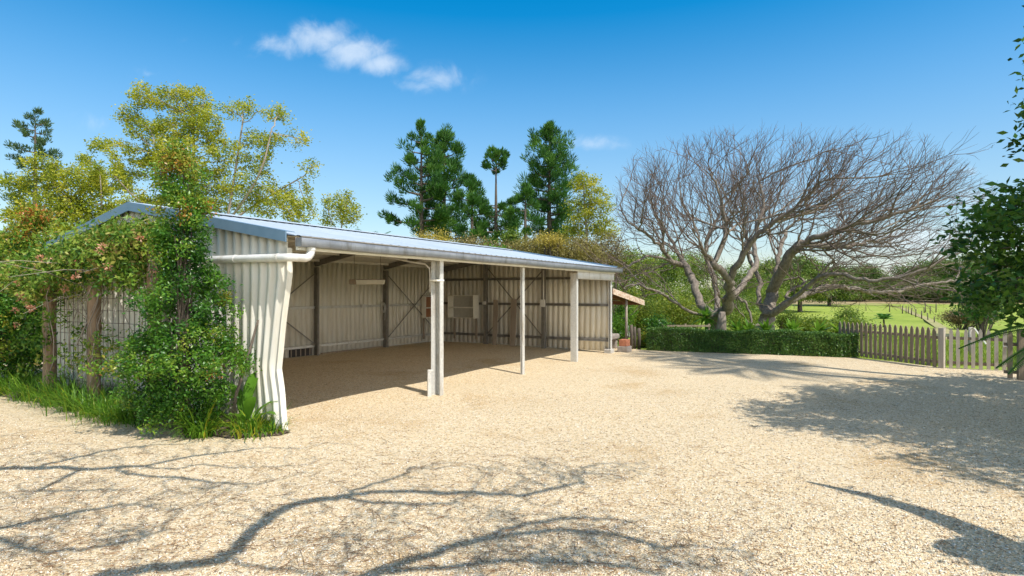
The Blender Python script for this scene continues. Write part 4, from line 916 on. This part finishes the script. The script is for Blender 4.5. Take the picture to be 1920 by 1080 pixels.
def vine():
    R = thing('flowering_vine', 'sprawling vine with coral pink flowers heaped over the trellis', 'vine', S(TS, 4.2))
    off = S(TS, 4.2); cs = []
    for _ in range(640):
        t = random.uniform(2.25, 6.6); top = np.interp(t, [1.6, 2.4, 3.4, 4.5, 5.5, 6.6], [2.72, 2.88, 2.82, 2.66, 2.5, 2.3]); z = top - abs(random.gauss(0, .36)); s = TS - .05 + random.gauss(0, .23)
        if z < 1.85 and random.random() < .97: continue
        if z > top: continue
        cs.append(S(s, t, z))
    for _ in range(26):
        t = random.uniform(2.6, 6.4); z = random.uniform(.5, 1.6); cs.append(S(TS - .1 + random.gauss(0, .05), t, z))
    cs = np.array([tuple(q) for q in cs]); per = 44; n = len(cs) * per
    P = np.repeat(cs, per, 0) + RNG.normal(size=(n, 3)) * .09; tint = np.clip(np.repeat(RNG.normal(.42, .2, len(cs)), per) + RNG.normal(0, .14, n), 0, 1)
    L_ = RNG.uniform(.05, .11, n); leaf_mesh('leaves', P, rdir(n) - np.array([0, 0, .25]), rdir(n) + np.array([.2, -.3, .6]), L_, L_ * .42, tint, MT['vine'], R, off=tuple(off), fold=.12)
    st_ = MB()
    for _ in range(22):
        t = random.choice([2.34, 4.15, 5.75, 4.15]) + random.gauss(0, .25); z0 = random.uniform(0, 1.2); pts = []; tt = t; s = TS - .09
        for k in range(7):
            z = z0 + (2.6 - z0) * k / 6; pts.append(S(s + random.gauss(0, .06), tt, z) - off); tt += random.gauss(0, .14)
        st_.tube(pts, [random.uniform(.004, .010)] * 7, 4, False)
    for _ in range(24):
        t = random.uniform(1.8, 6.4); z = random.uniform(1.7, 2.6); a = S(TS - .1, t, z); d = Vector((random.gauss(0, .6), random.gauss(-.3, .5), random.gauss(.1, .5))); st_.tube([a - off, a + d * .4 - off, a + d * .8 + Vector((0, 0, -.12)) - off], [.006, .005, .003], 4, False)
    st_.build('stems', MT['palebark'], R, smooth=True)
    n = 48
    for k in range(n):
        t = random.uniform(1.9, 6.5); z = np.interp(t, [1.6, 2.4, 3.4, 4.5, 5.5, 6.6], [2.66, 2.8, 2.75, 2.6, 2.4, 2.2]) - abs(random.gauss(.15, .4)); c = S(TS - .32 + random.gauss(0, .12), t, z); m = 26; d = rdir(m)
        leaf_mesh('flower', np.array(tuple(c)) + d * .02, d, rdir(m), RNG.uniform(.03, .07, m), .022, RNG.random(m), MT['flower'], R, off=tuple(off))
vine()
def shrub(label, base, prof, n, depth, tfun, per=30, L=(.035, .075), stem=True, name='lilly_pilly', cat='shrub', spread=.075):
    """glossy column shrub; prof: (z, centre x offset, half width)"""
    base = Vector(base); R = thing(name, label, cat, base); zs = [q[0] for q in prof]; cx = [q[1] for q in prof]; hw = [q[2] for q in prof]; cs = []; tn = []
    wts = np.array(hw) * 1.0
    while len(cs) < n:
        z = random.uniform(zs[0], zs[-1]); w = np.interp(z, zs, hw); 
        if random.random() > (w / max(hw)) ** 1.3 + .06: continue
        lump = 1 + .22 * math.sin(z * 7.1 + 1) + .12 * math.sin(z * 15); a = random.uniform(0, 2 * math.pi); r = w * lump * random.random() ** .38 * (1 + .15 * math.sin(a * 3 + z * 4))
        cs.append((np.interp(z, zs, cx) + r * math.cos(a), r * depth * math.sin(a), z + random.gauss(0, .03))); tn.append(tfun(z, r / max(w, .01)) + random.gauss(0, .11))
    cs = np.array(cs); tn = np.array(tn); m = len(cs) * per; P = np.repeat(cs, per, 0) + RNG.normal(size=(m, 3)) * spread
    tint = np.clip(np.repeat(tn, per) + RNG.normal(0, .08, m), 0, 1); L_ = RNG.uniform(L[0], L[1], m)
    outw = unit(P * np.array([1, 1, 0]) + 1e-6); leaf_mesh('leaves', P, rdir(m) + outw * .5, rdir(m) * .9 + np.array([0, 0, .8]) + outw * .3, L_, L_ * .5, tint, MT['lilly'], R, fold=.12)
    st_ = MB()
    for k in range(16):
        zt = random.uniform(zs[0] + .4, zs[-1] - .1); x = np.interp(zt, zs, cx); w = np.interp(zt, zs, hw); a = random.uniform(0, 6.28)
        st_.tube([(random.gauss(0, .03), random.gauss(0, .03), -.05), (x * .5 + random.gauss(0, .05), random.gauss(0, .05), zt * .55), (x + w * .6 * math.cos(a), w * .6 * depth * math.sin(a), zt)], [.028, .018, .006], 6, False)
    st_.build('stems', MT['darkbark'], R, smooth=True); return R
b = gnd(344, 815)
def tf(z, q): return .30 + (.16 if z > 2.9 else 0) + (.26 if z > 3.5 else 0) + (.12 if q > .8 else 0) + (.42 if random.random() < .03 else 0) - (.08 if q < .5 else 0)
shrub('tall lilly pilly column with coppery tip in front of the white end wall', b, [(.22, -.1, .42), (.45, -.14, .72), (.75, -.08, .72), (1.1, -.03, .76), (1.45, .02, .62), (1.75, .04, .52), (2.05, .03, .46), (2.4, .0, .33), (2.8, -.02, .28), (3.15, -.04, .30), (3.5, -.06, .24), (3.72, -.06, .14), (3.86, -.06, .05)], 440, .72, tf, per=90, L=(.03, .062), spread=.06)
b2 = Vector((-10.3, 11.6, 0))
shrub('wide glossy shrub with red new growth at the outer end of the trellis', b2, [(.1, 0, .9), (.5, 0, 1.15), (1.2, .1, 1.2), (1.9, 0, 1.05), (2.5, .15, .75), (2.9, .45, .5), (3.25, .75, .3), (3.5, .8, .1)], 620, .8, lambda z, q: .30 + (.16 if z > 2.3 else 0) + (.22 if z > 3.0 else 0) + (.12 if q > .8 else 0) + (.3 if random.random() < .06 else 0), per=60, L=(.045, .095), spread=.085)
bush('light green bush beyond the wide glossy shrub', [PB(20, 468, 60, 32, 15, 150), PB(-30, 500, 60, 60, 14, 150)], 'bush', per=34, L=(.06, .13), rc=.16, tb=.5)
def strap(label, base, n, L, w, tb, group=None, name='strap_plant', spread=.12, up=1.0, cat='plant', mat='strap', yel=.06):
    R = thing(name, label, cat, base, 0, group); V = []; Fc = []; T = []
    for k in range(n):
        a = random.uniform(0, 6.283); lean = random.uniform(.25, 1.15) / up; l = L * random.uniform(.6, 1.1); d = Vector((math.cos(a), math.sin(a), 0)); s = Vector((-d.y, d.x, 0)); p = d * abs(random.gauss(0, spread)) + s * random.gauss(0, spread * .6); seg = 5; ww = w * random.uniform(.7, 1.2); i0 = len(V); el = math.pi / 2 - lean * .45
        for q in range(seg + 1):
            u = q / seg; hw = ww * (1 - u ** 2.2) * .5 + .0008
            V += [p - s * hw, p + s * hw]
            p = p + (d * math.cos(el) + Vector((0, 0, math.sin(el)))) * l / seg; el -= lean * .42
            if p.z < .01: p.z = .012
        t = np.clip(random.gauss(tb, .16) + (.45 if random.random() < yel else 0), 0, 1)
        for q in range(seg): Fc.append((i0 + 2 * q, i0 + 2 * q + 1, i0 + 2 * q + 3, i0 + 2 * q + 2)); T.append(t)
    np_mesh('blades', [tuple(v) for v in V], Fc, MT[mat], R, T)
    cr = MB(); cr.tube([(0, 0, -.03), (0, 0, .05)], [spread * .6, spread * .3], 8); cr.build('root_crown', MT['soil'], R)
    return R
GC = [(18, 742, .62, 'grass clump at the outer end of the bed, below the wide shrub'), (62, 752, .6, 'grass clump second from the outer end of the bed'), (105, 760, .66, 'bright grass clump in front of the outermost trellis post'), (142, 772, .62, 'arching grass clump between two trellis posts'), (180, 783, .62, 'grass clump in front of the shaggy trellis post'), (216, 792, .58, 'grass clump spilling onto gravel below the wire mesh'), (252, 792, .5, 'last grass clump before the lilly pilly column'), (35, 722, .6, 'rear grass clump under the wide shrub'), (125, 738, .6, 'rear grass clump at the foot of the trellis mesh'), (200, 756, .55, 'rear grass clump behind the arching ones by the shaggy post')]
for px, py, L_, lab in GC: strap(lab, gnd(px, py), 250, L_, .011, .48, 'arching grass clumps along the bed', 'grass_clump', .16, 1.0, 'grass clump', yel=.02)
strap('spiky strap-leaved clump at the foot of the lilly pilly column', gnd(378, 822), 190, .55, .016, .5, 'strap-leaved clumps by the corner', yel=.08, spread=.10)
strap('yellowing strap-leaved clump at the crumpled wall corner', gnd(470, 816), 230, .42, .017, .5, 'strap-leaved clumps by the corner', yel=.22, spread=.16)
strap('small strap-leaved tuft against the wall corner flashing', gnd(512, 815), 80, .3, .014, .5, 'strap-leaved clumps by the corner', yel=.1, spread=.08)
strap('small dark tuft in the soil between the two shrubs', gnd(270, 802), 50, .28, .012, .3, None, spread=.07, yel=0)
def broad():
    R = thing('broad_leaf_plant', 'broad-leaved green plant with upright leaves against the white wall', 'plant', gnd(460, 810))
    specs = [(1.4, 1.28, .95, .17, .5), (2.6, 1.18, .78, .15, .35), (.1, .95, .66, .14, .6), (5.9, .72, .62, .13, .55), (3.6, .8, .55, .15, .75), (4.4, .9, .5, .13, .6), (5.3, 1.1, .72, .14, .45), (.7, .5, .52, .12, .5), (2.1, .9, .6, .13, .4)]
    V = []; Fc = []; T = []
    for az, el, L_, w, t in specs:
        d = Vector((math.cos(az), math.sin(az), 0)); s = Vector((-d.y, d.x, 0)); p = Vector((random.gauss(0, .03), random.gauss(0, .03), 0)); e = el; i0 = len(V); seg = 11
        for q in range(seg + 1):
            u = q / seg; hw = w * .5 * (max(0, math.sin(math.pi * max(0, (u - .3) / .7))) ** .75 if u > .3 else 0) + .006
            up_ = (s.cross(d)); nrm = Vector((-d.x * math.sin(e), -d.y * math.sin(e), math.cos(e)))
            V += [p - s * hw + nrm * hw * .3, p, p + s * hw + nrm * hw * .3]
            p = p + (d * math.cos(e) + Vector((0, 0, math.sin(e)))) * L_ / seg
            if u > .45: e -= .16 * (1.7 - el * .7)
        for q in range(seg):
            for c in (0, 1): Fc.append((i0 + 3 * q + c, i0 + 3 * q + c + 1, i0 + 3 * q + c + 4, i0 + 3 * q + c + 3)); T.append(t)
    np_mesh('leaves', [tuple(v) for v in V], Fc, MT['broad'], R, T, None, True)
    MB().tube([(0, 0, -.03), (0, 0, .06)], [.05, .03], 8).build('root_crown', MT['soil'], R)
broad()
def stick():
    a = gnd(438, 805); pts = [a, at(440, 745, 7.75), at(455, 705, 7.78), at(470, 650, 7.98), at(484, 600, 8.08)]
    m = MB(); pts = smooth_line(pts, 1); pts = [q - a for q in pts]; m.tube(pts, list(np.linspace(.026, .014, len(pts))), 8)
    o = m.build('leaning_branch', MT['darkbark'], smooth=True); o.location = a; tag(o, 'crooked grey dead branch leaning against the white end wall', 'branch')
stick()
# ---- fern clump in the fork of the bare tree, bright plants behind the hedge
def rosette(label, c, n, L_, w, tb, mat='broad', name='fern_clump', cat='fern', group=None, dn=.2):
    R = thing(name, label, cat, c, 0, group); d = rdir(n) + np.array([0, -.2, dn]); m = 5; V = []; Fc = []; T = []
    for k in range(n):
        dd = Vector(tuple(d[k])).normalized(); l = L_ * random.uniform(.6, 1.1); s = dd.cross(Vector((0, 0, 1))); s = s.normalized() if s.length > .01 else Vector((1, 0, 0)); p = Vector((0, 0, 0)); i0 = len(V)
        for q in range(m + 1):
            u = q / m; hw = w / 2 * math.sin(math.pi * (.1 + .9 * u)) + .004; V += [p - s * hw, p + s * hw]; p = p + dd * l / m; dd = (dd + Vector((0, 0, -.16))).normalized()
        t = np.clip(random.gauss(tb, .2), 0, 1)
        for q in range(m): Fc.append((i0 + 2 * q, i0 + 2 * q + 1, i0 + 2 * q + 3, i0 + 2 * q + 2)); T.append(t)
    np_mesh('leaves', [tuple(v) for v in V], Fc, MT[mat], R, T); MB().tube([(0, 0, -.12), (0, 0, .05)], [.1, .05], 8).build('root_ball', MT['soil'], R)
rosette('fern clump growing in the fork of a bare tree', at(1324, 596, 23.3), 90, .75, .08, .45)
for px, py, lab in ((1404, 640, 'bright leafy plant behind the hedge at the foot of the fern-clump tree'), (1436, 640, 'pale leafy plant between the two bare trunks'), (1487, 640, 'yellow-leaved plant just past the second bare trunk'), (1535, 640, 'pale green leafy plant behind the middle of the hedge end'), (1572, 640, 'white-tipped leafy plant nearest the picket fence'), (1385, 640, 'small lime plant beside the pale tree stump')):
    p = Vector(((px - 960) / F * 20.5, 20.5, .02)); rosette(lab, p + Vector((0, 0, .45)), 26, .55, .13, .7, name='leafy_plant', cat='plant', group='bright plants behind the hedge', dn=1.2)
def stump():
    p = at(1352, 640, 22.6); p.z = float(tz(0, 22.6)); m = MB(); pts = [(0, 0, -.1), (0, 0, .5), (.03, 0, 1.0), (.05, .02, 1.35)]; m.tube(pts, [.27, .2, .17, .12], 14)
    o = m.build('tree_stump', MT['bark'], smooth=True); o.location = p; tag(o, 'thick cut tree stump between the two bare trees', 'stump')
stump()
# ------------------------------------------------------------------ near leafy tree at the edge, fronds, and the trees behind the camera that shade the yard
c0 = Vector((8.3, 7.4, 3.2))
leafy('leafy_tree', 'dark glossy big-leaved tree leaning in at the frame edge over the picket fence', 'tree', [[(9.2, 7.2, -.05), (9.2, 7.1, 1.2), (8.9, 6.9, 2.8), (8.6, 6.3, 5)]],
      [((8.4, 7.5, 3.2), (1.75, 1.7, 1.3), 420), ((7.25, 7.7, 2.75), (1.2, 1.1, .75), 260), ((7.2, 7.9, 1.95), (1.0, .9, .5), 170), ((8.4, 7.6, 1.8), (1.3, 1.2, .7), 150), ((7.85, 7.5, 4.25), (1.15, 1.0, .75), 190), ((8.0, 7.4, 5.0), (.7, .9, .6), 110), ((6.5, 8.0, 2.6), (.5, .6, .28), 80),
       ((8.3, 5.9, 6.0), (2.3, 2.0, 1.3), 520), ((8.9, 7.6, 5.4), (1.6, 1.6, 1.2), 260), ((8.0, 3.6, 5.7), (1.25, 1.3, .8), 200)], .22, None, 'big', 'darkbark', .007, 58, .16, (.075, .155), (.40, .54), .42, maxcnt=2, infl=1.8, fold=.14, kill=.30, flat=.8)
frond_plant('feathery_shrub', 'feathery fronded shrub hanging in front of the nearer picket panel', 'shrub', (7.2, 7.3, 0), 1.45, [(3.0, .30, 1.25, .42), (3.35, .0, 1.2, .45), (2.7, .12, 1.3, .36), (3.6, .32, 1.1, .5), (2.2, .3, 1.1, .5), (4.2, .25, 1.0, .4), (5.2, .4, 1.1, .4), (.3, .4, 1.2, .4), (1.2, .4, 1.1, .4), (2.95, -.18, 1.0, .35)], .17, 'frond', .05, .075, n=60)
def lift(px, py, h):
    g = gnd(px, py); k = h / math.tan(math.radians(SUN_EL)); return Vector((g.x + SX * k, g.y + SY * k, h))
def shade_tree():
    """leafless tree behind the camera; its limbs throw the branching shadow over the foreground"""
    h = 5.6; f = lambda px, py, hh=h: lift(px, py, hh)
    trunk = [Vector((-3.4, -3.2, -.1)), Vector((-3.3, -3.1, 2.5)), Vector((-3.0, -2.6, 4.2))]
    Ls = [trunk,
      [trunk[-1], f(150, 1084, 5.0), f(300, 1066, 5.2), f(430, 1052), f(455, 1018), f(500, 972), f(560, 947), f(640, 937)],
      [f(640, 937), f(700, 927), f(800, 930), f(900, 928, 5.8), f(960, 932, 5.9), f(1010, 925, 6), f(1090, 905, 6)],
      [f(640, 937), f(690, 947), f(780, 950), f(840, 950), f(872, 934)], [f(640, 937), f(700, 910), f(760, 897), f(772, 880)],
      [f(430, 1052), f(520, 1072), f(640, 1085)], [trunk[-1], f(520, 1150, 5), f(700, 1080, 5.2), f(800, 1045, 5.4), f(900, 1015), f(1000, 1000), f(1080, 995), f(1160, 1005), f(1230, 1030)],
      [f(900, 1015), f(980, 985), f(1060, 970, 5.8), f(1150, 975, 5.9)], [f(700, 1080, 5.2), f(900, 1062, 5.4), f(1020, 1056), f(1150, 1062), f(1240, 1085)],
      [trunk[-1], f(-220, 930, 5.2), f(-60, 890, 5.4), f(70, 880), f(170, 885), f(270, 877), f(340, 882), f(372, 870), f(430, 880), f(500, 876), f(585, 873)],
      [f(270, 877), f(350, 860), f(440, 847), f(495, 842)], [f(220, 884), f(290, 895), f(380, 900), f(450, 912), f(520, 905), f(572, 888)],
      [f(70, 880), f(140, 865), f(200, 848), f(290, 838)], [f(-220, 930, 5.2), f(-100, 840, 5.4), f(20, 815, 5.2), f(100, 802, 5.2), f(170, 798, 5.2)],
      [f(-220, 930, 5.2), f(-60, 1010), f(60, 985), f(140, 965), f(230, 950)], [f(60, 925), f(150, 922), f(230, 920)], [f(-60, 1010), f(80, 1040), f(200, 1030), f(300, 1000)]]
    A = []
    for cx, cy, rx, ry, n in ((250, 950, 260, 60, 260), (1050, 1020, 260, 50, 330), (900, 930, 230, 40, 200), (60, 1010, 110, 60, 150), (1180, 1050, 150, 40, 170), (980, 880, 200, 16, 110), (300, 850, 300, 25, 150), (700, 1000, 200, 40, 110)):
        for _ in range(n): A.append(tuple(f(cx + random.gauss(0, .5) * rx, cy + random.gauss(0, .5) * ry, random.uniform(5.1, 6.3))))
    P, par, ids = grow([(l, 0) for l in Ls], np.array(A), .15, 1.4, .17, 40, .0, .3)
    P[8:] += RNG.normal(size=(len(P) - 8, 3)) * .018
    r, cnt = pipe(P, par, .0075, 2.2, .105); r = np.where(P[:, 2] < 4.2, np.linspace(.2, .2, len(P)), r); off = P[0]
    R = thing('shade_tree', 'bare branching tree behind the viewpoint casting limb shadows over the foreground gravel', 'tree', off)
    branch_mesh('trunk', P, par, r, MT['bark'], R, off)
    cs = []
    for px, py, n in ((1000, 880, 6), (1080, 890, 6), (1160, 882, 5), (1010, 897, 4), (1130, 1012, 8), (1060, 1042, 9), (1200, 1052, 8), (1300, 1062, 6), (950, 962, 5), (930, 1032, 8), (690, 1020, 4), (640, 1006, 3), (350, 922, 4), (200, 1000, 5), (100, 982, 5), (60, 1042, 7), (160, 862, 4), (20, 932, 4), (430, 912, 4), (980, 1000, 7), (1100, 985, 6), (1020, 1062, 8), (900, 1070, 6), (40, 860, 4), (250, 1020, 3), (120, 905, 3), (720, 970, 2)):
        for _ in range(n): cs.append(tuple(f(px + random.gauss(0, 34), py + random.gauss(0, 9), random.uniform(5.3, 6.2))))
    cs = np.array(cs); per = 26; n = len(cs) * per; q = np.repeat(cs, per, 0) + RNG.normal(size=(n, 3)) * .09
    leaf_mesh('crown', q, rdir(n), rdir(n), RNG.uniform(.03, .075, n), .03, RNG.random(n) * .6, MT['bush'], R, off=tuple(off))
shade_tree()
leafy('shade_tree', 'leafy tree beyond the frame edge shading the gravel beside the gate', 'tree', [[(10.6, 8.6, -.1), (10.6, 8.5, 1.6), (10.4, 8.6, 3)]], [((10.6, 9.0, 4.2), (1.7, 1.7, 1.4), 260), ((11.6, 9.8, 3.8), (1.6, 1.6, 1.3), 200)], .30, None, 'big', 'darkbark', .01, 60, .25, (.12, .22), (.4, .6), .4, maxcnt=2, infl=1.8)
def limb_tree():
    tip = lift(1508, 906, 3.0); mid = lift(1640, 938, 3.1); m2 = lift(1780, 985, 3.2); e = lift(1930, 1050, 3.3); b = Vector((7.6, -1.2, -.1))
    P, par, ids = grow([([b, b + Vector((-.05, .1, 1.8)), Vector((6.6, .6, 3.3)), e, m2, mid, tip], 0)], np.array([tuple(lift(1900 + random.gauss(0, 60), 1040 + random.gauss(0, 14), 3.3)) for _ in range(30)]), .14, 1.2, .2, 20)
    n = len(P); r = np.full(n, .03); off = P[0]; R = thing('shade_tree', 'crooked tree beyond the frame edge whose thick limb shadows the near gravel', 'tree', off)
    d = np.array([(Vector(tuple(q)) - tip).length for q in P]); r = np.clip(.02 + d * .085, .02, .17)
    branch_mesh('trunk', P, par, r, MT['bark'], R, off)
    sel = P[(d < 3.6) & (d > .4)]; m = len(sel) * 24; Pp = np.repeat(sel, 24, 0) + RNG.normal(size=(m, 3)) * .075
    leaf_mesh('crown', Pp, rdir(m), rdir(m), RNG.uniform(.05, .1, m), .04, RNG.random(m) * .6, MT['big'], R, off=tuple(off))
limb_tree()
for px, py, px2, py2, lab in ((1300, 668, 1900, 718, 'tall slim palm beyond the frame whose trunk shadow crosses the yard by the hedge'), (1400, 690, 1800, 722, 'second tall slim palm beyond the frame, shorter than the other')):
    g = gnd(px2, py2); g0 = gnd(px, py); hh = 13.0 if px < 1350 else 11.5; k = 1 / math.tan(math.radians(SUN_EL)); b = Vector((g0.x + SX * k * hh, g0.y + SY * k * hh, 0))
    frond_plant('tall_palm', lab, 'palm', b, hh, [(q * .5, .7 - .25 * (q % 4), 2.6, .4) for q in range(16)], .7, 'frond', .13, .09, 'palebark', 30, 'tall palms beyond the frame')
# ------------------------------------------------------------------ fine ground cover
def meadow():
    n = 60000; Yv = 15 + 30 * RNG.random(n) ** 1.6; Xv = Yv * RNG.uniform(.42, 1.0, n); ok = Yv > np.interp(Xv, YX, YY) + .25; Xv, Yv = Xv[ok], Yv[ok]; n = len(Xv)
    A = rdir(n) * np.array([.6, .6, .1]) + np.array([0, 0, 1]); L_ = RNG.uniform(.05, .16, n)
    leaf_mesh('meadow_grass', np.stack([Xv, Yv, tz(Xv, Yv)], 1), A, rdir(n), L_, .022, np.clip(RNG.normal(.4, .2, n), 0, 1), MT['field'], None, 'stuff')
meadow()
def litter():
    V = []; Fc = []; T = []
    for k in range(3300):
        if k < 2700: px, py = random.uniform(-60, 1500), 812 + 270 * random.random() ** .8
        else: px, py = random.uniform(540, 1920), random.uniform(690, 1070)
        if k < 2700 and random.random() < max(0, (px - 900) / 800): continue
        g = gnd(px, py); s_, t_ = st(g.x, g.y)
        if t_ > -.1 and s_ > -.1 and s_ < .3: continue
        a = random.uniform(0, 6.283); l = random.uniform(.03, .16) if random.random() < .93 else random.uniform(.2, .38); d = Vector((math.cos(a), math.sin(a), 0)); z = float(yardz(g.x, g.y)) + .012; cv = random.gauss(0, .7); p = Vector((g.x, g.y, z)); i0 = len(V); w = random.uniform(.0008, .0017); seg = 4
        for q in range(seg + 1):
            s = Vector((-d.y, d.x, 0)); V += [tuple(p - s * w), tuple(p + s * w), tuple(p + Vector((0, 0, w * 2)))]
            p = p + d * l / seg + Vector((0, 0, random.gauss(0, .002))); d = Matrix.Rotation(cv / seg, 3, 'Z') @ d
        t = random.random()
        for q in range(seg):
            for c in range(3): Fc.append((i0 + 3 * q + c, i0 + 3 * q + (c + 1) % 3, i0 + 3 * q + 3 + (c + 1) % 3, i0 + 3 * q + 3 + c)); T.append(t)
    np_mesh('fallen_twigs', V, Fc, MT['litter'], None, T, 'stuff')
litter()
def pebbles():
    n = 42000; Yv = 3.4 + 7.5 * RNG.random(n) ** 1.5; Xv = Yv * RNG.uniform(-.92, .92, n); s_, t_ = st(Xv, Yv); ok = ~((s_ < .1) & (t_ > -.2) & (s_ > -1.5)); Xv, Yv = Xv[ok], Yv[ok]; n = len(Xv)
    ph = (1 + 5 ** .5) / 2; oc = np.array([(1, 0, 0), (-1, 0, 0), (0, 1, 0), (0, -1, 0), (0, 0, 1), (0, 0, -1)], float); fc = np.array([(0, 2, 4), (2, 1, 4), (1, 3, 4), (3, 0, 4), (2, 0, 5), (1, 2, 5), (3, 1, 5), (0, 3, 5)])
    sc = RNG.uniform(.005, .0125, n)[:, None, None] * RNG.uniform(.6, 1.25, (n, 1, 3)) * np.array([1, 1, .7]); a = RNG.random(n) * 6.283; ca, sa = np.cos(a), np.sin(a)
    V = oc[None] * sc * RNG.uniform(.75, 1.15, (n, 6, 1)); X = V[..., 0] * ca[:, None] - V[..., 1] * sa[:, None]; Y_ = V[..., 0] * sa[:, None] + V[..., 1] * ca[:, None]
    V = np.stack([X + Xv[:, None], Y_ + Yv[:, None], V[..., 2] + (yardz(Xv, Yv) + .003)[:, None]], -1); Fc = (np.arange(n)[:, None, None] * 6 + fc[None]).reshape(-1, 3)
    np_mesh('loose_gravel', V, Fc, MT['pebble'], None, np.repeat(RNG.random(n), 8), 'stuff')
m_, nt_, b_ = mat_new('loose_pebble'); a_ = nt_.nodes.new('ShaderNodeAttribute'); a_.attribute_name = 'tint'
nt_.links.new(ramp(nt_, a_.outputs['Fac'], [(0, (.20, .14, .09)), (.15, (.40, .29, .18)), (.35, (.54, .385, .23)), (.6, (.70, .57, .40)), (.85, (.78, .69, .54)), (1, (.84, .80, .72))]), b_.inputs['Base Color']); b_.inputs['Roughness'].default_value = .8
MT['pebble'] = m_
pebbles()
